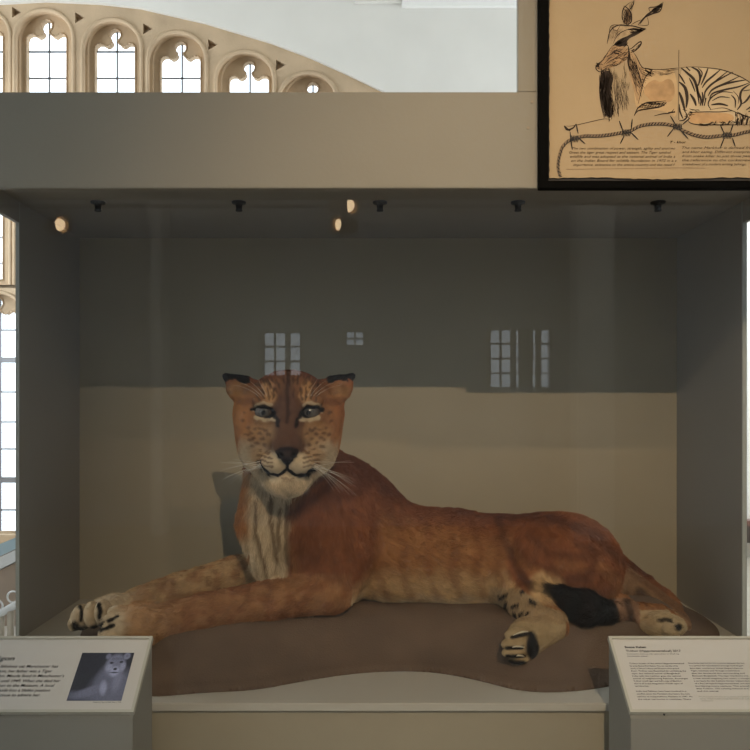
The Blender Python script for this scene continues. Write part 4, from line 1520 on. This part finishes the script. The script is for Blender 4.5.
# breast: cream with rust edge
br = (X_ < 292) & (Y_ > 470) & (Y_ < 590) & body & (DEP < 2.4)
mixc(br * 1.0, CREAM)
mixc(br * (1 - sst(243, 256, X_ + wob * .4)) * (1 - sst(525, 545, Y_)), FLANK * 1.15)
mixc(br * sst(284, 292, X_ + wob * .3) * (Y_ > 500), RUST)
stri = np.abs(((X_ + .12 * (Y_ - 500) + 5 * np.sin(Y_ / 17) + wob * .4) / 10.5) % 1 - .5)
mixc(br * (1 - sst(.0, .13, stri)) * .5 * (Y_ > 490), TAN_ * .6)
for pts in ([(271, 496), (271, 515), (274, 540), (277, 556)], [(281, 505), (279, 522), (279, 545)], [(257, 498), (255, 525), (262, 555), (268, 575)], [(287, 500), (286, 530), (288, 560)]):  # shaded creases between the chest tufts, painted as dark lines
    mixc(br * (1 - sst(.8, 3.2, polyd(pts, X_, Y_) + wob * .12)) * .8, TAN_ * .35)
# forelegs
NP_ = (DEP < 2.082) & (X_ < 132) & (Y_ > 598) & (X_ > np.interp(Y_, [600, 612, 637], [122, 110, 97]))
near = (Y_ > np.interp(X_, [95, 112, 135, 165, 200, 255, 285, 300], [612, 608, 600, 602, 593, 581, 576, 573])) & (X_ < 352) & (X_ > 131) & (Y_ > 572) & (DEP < 2.215) | NP_
farl = (X_ < 284) & (Y_ > 552) & ~near & (DEP > 1.95) & ((X_ < 250) | (DEP > 2.2))
mixc(near * 1.0, C3(.35, .175, .08))
mixc(near * (1 - sst(.38, .62, N1)) * .5, RUST)
mixc(near * (1 - sst(560, 596, Y_ + (300 - X_) * -.14 + wob)) * .55 * (X_ > 150), DRUST * 1.3)
mixc(near * (1 - sst(140, 200, X_)) * .7, C3(.50, .30, .15))
mixc(near * (1 - sst(112, 135, X_ + wob)) * .85, CREAM * .95)
mixc(farl * 1.0, C3(.50, .33, .17))
mixc(farl * (1 - sst(.40, .6, N1)) * .45, RUST * 1.2)
mixc(farl * (1 - sst(112, 150, X_ + wob)) * .9, CREAM * .95)
spots = (vnoise(V * np.array([70, 70, 40]) + 20) > .72)
mixc(spots * farl * .5 * (X_ > 180), DRUST)
for pts, w_ in (([(80, 606), (82, 613), (81, 620)], 2.0), ([(99, 604), (101, 611), (99, 618)], 2.6), ([(75, 625), (78, 631), (92, 630), (104, 625)], 4.2)):  # shade between the far toes painted black, plus black pads beneath
    mixc((1 - sst(w_ * .5, w_ * 1.4, polyd(pts, X_, Y_) + (N2 - .5) * 2)) * farl, BLACK)
for pts, w_ in (([(109, 621), (113, 619), (118, 616)], 1.9), ([(101, 630), (107, 628), (114, 625)], 2.2), ([(103, 641), (112, 637)], 1.8)):  # shaded gaps between the near toes, painted black
    mixc((1 - sst(w_ * .5, w_ * 1.4, polyd(pts, X_, Y_) + (N2 - .5) * 2)) * near, BLACK)
mixc((1 - sst(1.5, 4, polyd([(165, 645), (185, 638), (200, 634)], X_, Y_))) * .9 * (DEP < 2.2), BLACK * 2)
# far hind leg
hl_ = (X_ > 488) & (X_ < 566) & (Y_ > np.interp(X_, [488, 520, 545, 566], [586, 588, 606, 612])) & (DEP < 2.26)
mixc(hl_ * 1.0, C3(.38, .26, .14))
mixc(hl_ * sst(618, 626, Y_ + wob * .3), C3(.37, .265, .14))
for pts in ([(499, 597), (507, 594)], [(502, 611), (506, 607)], [(512, 606), (518, 604)], [(513, 613), (516, 620)], [(519, 615), (522, 612)], [(525, 616), (528, 613)], [(521, 592), (524, 590)], [(508, 586), (512, 583)], [(530, 600), (535, 604)], [(506, 602), (504, 606)]):
    mixc((1 - sst(.8, 2.5, polyd(pts, X_, Y_) + (N2 - .5))) * hl_, BLACK * 1.5)
mixc((1 - sst(5.5, 9.5, np.hypot((X_ - 533) / .85, (Y_ - 647) / 1.9) + wob * .25)) * hl_, BLACK)
mixc((1 - sst(1, 2.6, polyd([(512, 637.5), (531, 633), (533, 637)], X_, Y_))) * hl_, BLACK)  # shadows between the hind toes, painted as black lines
mixc((1 - sst(1, 2.6, polyd([(507, 648), (522, 648)], X_, Y_))) * hl_, BLACK)
mixc((1 - sst(1, 2.6, polyd([(507, 656), (524, 656)], X_, Y_))) * hl_, BLACK)
mixc((1 - sst(1, 4, polyd([(508, 662), (524, 663)], X_, Y_))) * hl_, BLACK)
# rear leg, foot, tail
rr_ = (X_ > 615) & (Y_ > np.interp(X_, [615, 628, 690], [575, 566, 612])) & (DEP > 2.28)
mixc(rr_ * 1.0, C3(.36, .21, .11))
mixc(rr_ * (1 - sst(3, 8, polyd([(640, 592), (650, 603), (646, 612)], X_, Y_) + wob * .2)) * .6, BLACK * 4)
mixc(rr_ * (1 - sst(2, 5, polyd([(662, 606), (672, 616)], X_, Y_) + wob * .2)) * .6, BLACK * 4)
mixc(rr_ * (1 - sst(4, 10, Y_ - np.interp(X_, [615, 628, 690], [560, 566, 615]))) * .5, DRUST)
ft = (X_ > 632) & (Y_ > 610) & (DEP < 2.26)
mixc(ft * 1.0, C3(.47, .35, .20))
mixc((1 - sst(12, 19, np.abs(X_ - 655) + wob)) * ft * .0, BLACK)
mixc((1 - sst(1, 3.6, polyd([(659, 620.5), (664, 619.5), (670, 621)], X_, Y_) + (N2 - .5) * 2)) * ft * .9, BLACK * 2)
mixc((1 - sst(2, 6, polyd([(634, 620), (644, 618), (652, 622)], X_, Y_) + wob * .3)) * ft * .5, TAN_ * .7)
mixc((1 - sst(2.5, 5.5, np.hypot(X_ - 678, Y_ - 627))) * ft, BLACK)
mid = (X_ > 596) & (X_ < 645) & (Y_ > 598) & (DEP < 2.27) & (X_ < 640)
mixc(mid * 1.0, C3(.30, .17, .10))
mixc(mid * (1 - sst(3, 6, np.abs(X_ - 614 - (Y_ - 610) * .3))) * .9, BLACK * 2)
mixc(mid * (1 - sst(2, 5, np.abs(X_ - 630 - (Y_ - 610) * .3))) * .6, BLACK * 3)
tf = np.zeros(len(V))
for (a, b) in zip(tuft, tuft[1:]):
    A, B = np.array(P(*a[:3])), np.array(P(*b[:3]))
    ab = B - A
    t = np.clip(((V - A) @ ab) / (ab @ ab), 0, 1)
    d = np.linalg.norm(V - A - t[:, None] * ab, axis=1) - (a[3] + (b[3] - a[3]) * t) * 2.12 / F
    tf = np.maximum(tf, 1 - sst(.002, .008, d))
mixc(tf, BLACK)
TUFT = tf
# ---- head
hm = sst(.35, .65, HEADW)
save = col.copy()
u, v = X_ - 289 + (N2 - .5) * 2.2, 425 - Y_ + (vnoise(V * 95 + 31) - .5) * 2.2
mixc(np.ones(len(V)), FACE)
mixc(sst(30, 52, v + wob * .5), DRUST * 1.25)
mixc(1 - sst(8, 22, np.hypot((u + 0) / 1.0, (v - 30) / 1.7) + wob * .3), FACE * .85)
mixc(sst(34, 50, np.abs(u) + wob * .3) * (v < 30), FLANK)
mixc(sst(38, 52, u + wob * .3) * sst(-20, 20, v) * .6, RUST * 1.2)
# nose bridge
mixc(1 - sst(13, 25, np.abs(u + 1) * (1 + np.maximum(0, -v) * .004) + wob * .3 + np.maximum(0, v - 14) * .5 + np.maximum(0, -v - 26)), FACED * .95)
# cheeks pale, jaw cream
for s, cx_ in ((-1, -36), (1, 34)):
    mixc((1 - sst(8, 22, np.hypot((u - cx_), (v + 30) / 1.0) + wob * .7)) * .85, CREAM * .8)
    mixc((1 - sst(8, 20, np.hypot((u - cx_ * .8), (v + 8) / .8) + wob * .5)) * .6, FACEL * .95)
mixc(sst(-38, -54, v + wob * .2) * 1.0, CREAM)
mixc(sst(-24, -36, v) * sst(26, 34, np.abs(u + 1)) * .8, CREAM * .9)
# muzzle
for s, cx_ in ((-1, -16), (1, 12)):
    mixc((1 - sst(11, 16, np.hypot((u - cx_) / 1.05, (v + 41)) + wob * .15)), CREAM * .78)
for s, cx_ in ((-1, -30), (1, 26)):
    mixc((1 - sst(5, 11, np.hypot((u - cx_), (v + 30) / 1.2) + wob * .2)) * .5, FACEL)
    for row in range(3):
        for kk in range(5):
            uu_, vv_ = cx_ * .45 + s * (4 + kk * 3.1), -33.5 - row * 4.2 + kk * .9
            mixc((1 - sst(.5, 1.5, np.hypot((u - uu_) / 1.8, v - vv_))) * .75, FACED * .8)
# pale patches about the eyes
for s, ex in ((-1, -23.8), (1, 20.5)):
    mixc((1 - sst(2.2, 4.6, polyd([(ex - s * 8, -3.5 + 13 - 3.5), (ex + s * 0, 4.8), (ex + s * 9, 7.8)], u, v) + wob * .12 + 1.3)), CREAM * .75)
    mixc((1 - sst(.8, 2.6, polyd([(ex - s * 6, 20.5), (ex + s * 1, 22.5), (ex + s * 9, 19), (ex + s * 12, 14)], u, v) + wob * .08)) * .8, CREAM * .8)
    mixc((1 - sst(3.5, 8, polyd([(ex - s * 5, 28), (ex - s * 3, 38)], u, v) + wob * .1)) * .7, FACEL)
    # dark ring and tear line
    er = np.hypot((u - ex) / 1.8, v - 12.6 - s * (u - ex) * .16)
    mixc(1 - sst(5.0, 6.6, er), BLACK)
    mixc((1 - sst(1.0, 2.4, polyd([(ex - s * 9, 13), (ex - s * 2, 18.5), (ex + s * 7, 18), (ex + s * 13, 15)], u, v))) * .9, BLACK)
    mixc((1 - sst(1.2, 3.0, polyd([(ex - s * 8, 11), (ex - s * 12, 5), (ex - s * 13, -1)], u, v))) * .9, BLACK)
    mixc((1 - sst(.8, 2.2, polyd([(ex + s * 9, 14.5), (ex + s * 14, 15)], u, v))) * .9, BLACK)
    # brow stripes
    for (a, b, c_, d_) in ((-4, 26, -3, 37), (1, 27, 3, 35), (-8, 26, -9, 36), (6, 25, 9, 31), (-6, 40, 0, 45), (4, 38, 10, 41)):
        mixc((1 - sst(.5, 1.7, polyd([(ex + s * a, b), (ex + s * (a + c_) / 2, (b + d_) / 2 + .5), (ex + s * c_, d_)], u, v) + (N2 - .5))) * .75, FACED * .6)
    # cheek spots
    for (a, b) in ((10, -4), (14, -8), (6, -9), (11, -13), (17, -3), (3, -14), (8, -18), (15, -15), (19, -10), (0, -20), (22, 4), (20, 12), (12, -21), (5, -4), (1, -5), (-3, -9), (4, -25), (-2, -28)):
        mixc((1 - sst(.8, 2.3, np.hypot((u - ex - s * a) / 1.5, v - b) + (N2 - .5) * 1.2)) * .65, FACED * .85)
    # ears
    ein = np.hypot((u - s * 52) / 8.5, (v - 33) / 9)
    mixc((1 - sst(.2, 1.7, ein)) * (u * s > 34) * .8, FACEL * .75)
    etop = (np.abs(u) > 39 + wob * .3) & (v > 43.8 + (np.abs(u) - 50) * .1 + wob * .25 + (N2 - .5) * 5) & (u * s > 0)
    mixc(etop * 1.0, BLACK)
    mixc((1 - sst(2, 5, polyd([(s * 38, 24), (s * 46, 22), (s * 54, 26)], u, v))) * .5, DRUST)
mixc((1 - sst(.9, 2.8, polyd([(-1, 54), (-1.5, 30), (-1, 14), (-2, 2)], u, v) + (N2 - .5))) * .85, FACED * .35)
for k in range(46):
    a_ = _rg.uniform(-30, 30); b__ = _rg.uniform(24, 50)
    mixc((1 - sst(.3, 1.3, polyd([(a_, b__), (a_ * 1.08, b__ + 4)], u, v))) * .6, FACED * .45)
for k in range(8):
    for s in (-1, 1):
        mixc((1 - sst(.4, 1.4, polyd([(s * (4 + k * 3.2), 42 + (k % 3) * 3), (s * (6 + k * 3.4), 45 + (k % 3) * 3)], u, v))) * .6, FACED * .5)
# nose leather, mouth
nz = np.minimum(np.hypot((u + 2) / 11.5, (v + 27) / 5.5), np.hypot((u + 2) / 6.5, (v + 32) / 7))
mixc(1 - sst(.92, 1.1, nz), C3(.02, .014, .013))
for s in (-1, 1):
    mixc(1 - sst(2.0, 3.4, np.hypot((u + 2 - s * 7) / 1.2, v + 31)), BLACK)
mixc((1 - sst(.6, .95, np.hypot((u + 2) / 6, (v + 29) / 4))) * .5, C3(.07, .045, .04))  # soft grey highlight painted onto the nose
mouth = polyd([(-2, -36), (-2, -44), (-10, -50.5), (-20, -49), (-28, -41), (-30, -36)], u, v)
mouth = np.minimum(mouth, polyd([(-2, -44), (6, -50.5), (16, -50), (24, -44)], u, v))
mixc(1 - sst(1.2, 2.3, mouth), BLACK)
mixc((1 - sst(.5, 1.4, polyd([(-7, -54), (-2, -53), (4, -54)], u, v))) * .6, FACED)
headcol = col
col = save * (1 - hm[:, None]) + headcol * hm[:, None]
# crease shade painted into the coat where neck meets the shoulder hump
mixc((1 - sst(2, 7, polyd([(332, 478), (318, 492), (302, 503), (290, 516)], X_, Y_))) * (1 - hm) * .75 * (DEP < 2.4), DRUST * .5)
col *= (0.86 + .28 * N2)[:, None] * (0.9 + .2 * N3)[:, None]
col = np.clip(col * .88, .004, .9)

m_t, nt, b_ = new_mat('tigon_coat')
at = nt.nodes.new('ShaderNodeAttribute')
at.attribute_name = 'Col'
nt.links.new(at.outputs['Color'], b_.inputs['Base Color'])
b_.inputs['Roughness'].default_value = 0.75
b_.inputs['Specular IOR Level'].default_value = 0.06
tigon = link_mesh('tigon', me, m_t, None, True)
ca = me.color_attributes.new('Col', 'FLOAT_COLOR', 'POINT')
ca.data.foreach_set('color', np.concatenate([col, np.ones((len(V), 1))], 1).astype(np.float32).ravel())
tag(tigon, 'stuffed tawny tigon lying on the brown platform, head turned to the viewer', 'big cat')

# ---- fur as fine curves growing from the skin
def add_fur(seed=1, total=230000):
    rg = np.random.default_rng(seed)
    a = V[Q]
    ar = 0.5 * (np.linalg.norm(np.cross(a[:, 1] - a[:, 0], a[:, 2] - a[:, 0]), axis=1) + np.linalg.norm(np.cross(a[:, 2] - a[:, 0], a[:, 3] - a[:, 0]), axis=1))
    cen = a.mean(1)
    nr = NRM[Q].mean(1)
    facing = -(nr[:, 1] * cen[:, 1] + nr[:, 0] * cen[:, 0] + nr[:, 2] * (cen[:, 2] - EYE))
    hw = HEADW[Q].mean(1)
    w = ar * np.where(facing > -.35, 1.0, 0.18) * (1 + 1.3 * hw)
    w /= w.sum()
    fi = rg.choice(len(Q), total, p=w)
    s, t = rg.random(total), rg.random(total)
    W4 = np.stack([(1 - s) * (1 - t), s * (1 - t), s * t, (1 - s) * t], 1)
    q = Q[fi]
    pt = (V[q] * W4[..., None]).sum(1)
    n = (NRM[q] * W4[..., None]).sum(1)
    n /= np.linalg.norm(n, axis=1)[:, None] + 1e-9
    f = (FL_[q] * W4[..., None]).sum(1)
    c = (col[q] * W4[..., None]).sum(1)
    hl = (HL_[q] * W4).sum(1)
    hd_ = (HEADW[q] * W4).sum(1)
    f = f - (f * n).sum(1)[:, None] * n
    f /= np.linalg.norm(f, axis=1)[:, None] + 1e-6
    # clumps steer the hairs together a little
    cl = np.stack([vnoise(pt * 60 + 5), vnoise(pt * 60 + 25), vnoise(pt * 60 + 45)], 1) - .5
    f = f + cl * .7 + rg.normal(0, .13, f.shape)
    ppx = CX + pt[:, 0] / pt[:, 1] * F
    ppy = CY - (pt[:, 2] - EYE) / pt[:, 1] * F
    uu_, vv_ = ppx - 289, 425 - ppy
    L = 0.0125 * hl * rg.uniform(.7, 1.2, total)
    L *= np.where(hd_ > .5, .62, 1)
    # bare places: eyes, nose, mouth line
    bare = np.zeros(total)
    for ex in (-23.8, 20.5):
        bare = np.maximum(bare, (np.hypot((uu_ - ex) / 1.5, vv_ - 13) < 7.2) & (hd_ > .4))
    bare = np.maximum(bare, (np.hypot((uu_ + 2) / 11.5, (vv_ + 29) / 7.5) < 1.05) & (hd_ > .4) & (pt[:, 1] < 2.0))
    near_eye = np.minimum(np.hypot((uu_ + 23.8) / 1.4, vv_ - 13), np.hypot((uu_ - 20.5) / 1.4, vv_ - 13))
    L *= np.where(hd_ > .4, np.clip((near_eye - 4) / 10, .3, 1), 1)
    L *= np.where((hd_ > .4) & (np.hypot(uu_ + 2, vv_ + 38) < 22) & (vv_ > -54), .45, 1)
    L *= np.where((ppx > 488) & (ppx < 566) & (ppy > 622), .5, 1)
    L *= np.where((ppx < 150) & (ppy > 595), .6, 1)
    keep = bare < .5
    pt, n, f, c, L = pt[keep], n[keep], f[keep], c[keep], L[keep]
    N = len(pt)
    lift = 0.33 + 0.12 * rg.random(N)
    d0 = f + n * lift[:, None]
    d0 /= np.linalg.norm(d0, axis=1)[:, None]
    d1 = f + n * (lift * .25)[:, None] + np.array([0, 0, -.12])
    d1 /= np.linalg.norm(d1, axis=1)[:, None]
    K = 4
    pts = np.zeros((N, K, 3))
    pts[:, 0] = pt - n * .0008
    pts[:, 1] = pts[:, 0] + d0 * (L * .33)[:, None]
    pts[:, 2] = pts[:, 1] + (d0 * .5 + d1 * .5) * (L * .33)[:, None]
    pts[:, 3] = pts[:, 2] + d1 * (L * .34)[:, None]
    cv = bpy.data.hair_curves.new('fur')
    cv.add_curves([K] * N)
    cv.position_data.foreach_set('vector', pts.astype(np.float32).ravel())
    rad = np.tile(np.array([.00045, .0004, .0003, .00008]), N)
    ra_ = cv.attributes.get('radius') or cv.attributes.new('radius', 'FLOAT', 'POINT')
    ra_.data.foreach_set('value', rad.astype(np.float32))
    vary = rg.uniform(.78, 1.25, N)
    c = np.clip(c * vary[:, None], .003, .9)
    cc_ = np.repeat(c, K, 0).reshape(N, K, 3)
    cc_ = cc_ * np.array([.8, .95, 1.1, 1.25])[None, :, None]
    cc_ = np.clip(cc_, 0, .95).reshape(-1, 3)
    at_ = cv.attributes.new('Col', 'FLOAT_COLOR', 'POINT')
    at_.data.foreach_set('color', np.concatenate([cc_, np.ones((N * K, 1))], 1).astype(np.float32).ravel())
    mm, nt, b2 = new_mat('fur_strands')
    a2 = nt.nodes.new('ShaderNodeAttribute')
    a2.attribute_name = 'Col'
    nt.links.new(a2.outputs['Color'], b2.inputs['Base Color'])
    b2.inputs['Roughness'].default_value = 0.6
    b2.inputs['Specular IOR Level'].default_value = 0.08
    cv.materials.append(mm)
    o = bpy.data.objects.new('fur', cv)
    COL.objects.link(o)
    o.parent = tigon
    o['kind'] = 'stuff'
    return o


add_fur()

# ---- glass eyes
for ex in (-23.8, 20.5):
    c = H(ex, 12.2, 20.5)
    bm = bmesh.new()
    r = 10.5 * HK
    bmesh.ops.create_uvsphere(bm, u_segments=48, v_segments=32, radius=r)
    bmesh.ops.rotate(bm, verts=bm.verts, cent=(0, 0, 0), matrix=Matrix.Rotation(math.pi / 2, 3, 'X'))
    e = obj('eye', bm, None, tigon, smooth=True)
    g_ = np.array([v_.co[:] for v_ in e.data.vertices])
    look = np.array([-0.02, -1, 0.02])
    look /= np.linalg.norm(look)
    dn = g_ / r @ look
    ang = np.degrees(np.arccos(np.clip(dn, -1, 1)))
    cc_ = np.where((ang < 12)[:, None], C3(.003, .003, .003), np.where((ang < 25)[:, None], C3(.05, .044, .036), np.where((ang < 29)[:, None], C3(.02, .015, .01), C3(.06, .045, .035))))
    ca = e.data.color_attributes.new('Col', 'FLOAT_COLOR', 'POINT')
    ca.data.foreach_set('color', np.concatenate([cc_, np.ones((len(cc_), 1))], 1).astype(np.float32).ravel())
    if 'eye_glass' not in MATS:
        MATS['eye_glass'] = attr_mat('eye_glass', 'Col', 0.12, 0.5)
    e.data.materials.append(MATS['eye_glass'])
    e.data.transform(Matrix.Translation(c))

# ---- whiskers
rw = random.Random(4)
bm = bmesh.new()
for s, ox in ((-1, -16), (1, 12)):
    for k in range(15):
        a = H(ox + s * rw.uniform(3, 12), -34 - rw.uniform(0, 10), 50 - rw.uniform(2, 12))
        du, dv = s * rw.uniform(24, 48), rw.uniform(-38, 4) if s > 0 else rw.uniform(-22, 4)
        b = H(ox + s * 8 + du * .55, -38 + dv * .35, 46)
        c = H(ox + s * 8 + du, -38 + dv, 34)
        pts = [a.lerp(b, t_) * (1 - t_) + b.lerp(c, t_) * t_ for t_ in [i / 8 for i in range(9)]]
        tube(bm, pts, [.00055 * (1 - .75 * i / 8) for i in range(9)], 4)
for s, ex in ((-1, -23.8), (1, 20.5)):
    for k in range(4):
        a = H(ex + s * (-4 + 2 * k), 24, 30)
        b = H(ex + s * (2 + 4 * k), 38, 34)
        c = H(ex + s * (8 + 8 * k), 46 - k * 2, 30)
        pts = [a.lerp(b, t_) * (1 - t_) + b.lerp(c, t_) * t_ for t_ in [i / 6 for i in range(7)]]
        tube(bm, pts, [.0004 * (1 - .7 * i / 6) for i in range(7)], 4)
wh = obj('whiskers', bm, mat('whisker_white', (0.72, 0.66, 0.55), 0.4), tigon, smooth=True)
wh['kind'] = 'stuff'

# ---- pale claws on the hind foot
for (x0_, y0_, x1_, y1_) in ((513, 635.5, 528, 631.5), (509, 648, 524, 647.3), (512, 657, 524, 656.3)):
    bm = bmesh.new()
    zc = 1.962
    pts = [P(x1_ + (x0_ - x1_) * t_, y1_ + (y0_ - y1_) * t_ - 1.2 * math.sin(math.pi * t_), zc - .012 * math.sin(math.pi * t_)) for t_ in (0, .25, .5, .75, 1)]
    tube(bm, pts, [.0014, .0021, .0022, .0017, .0005], 8)
    cl = obj('claw', bm, mat('claw_horn', (0.55, 0.47, 0.33), 0.3), tigon, smooth=True)
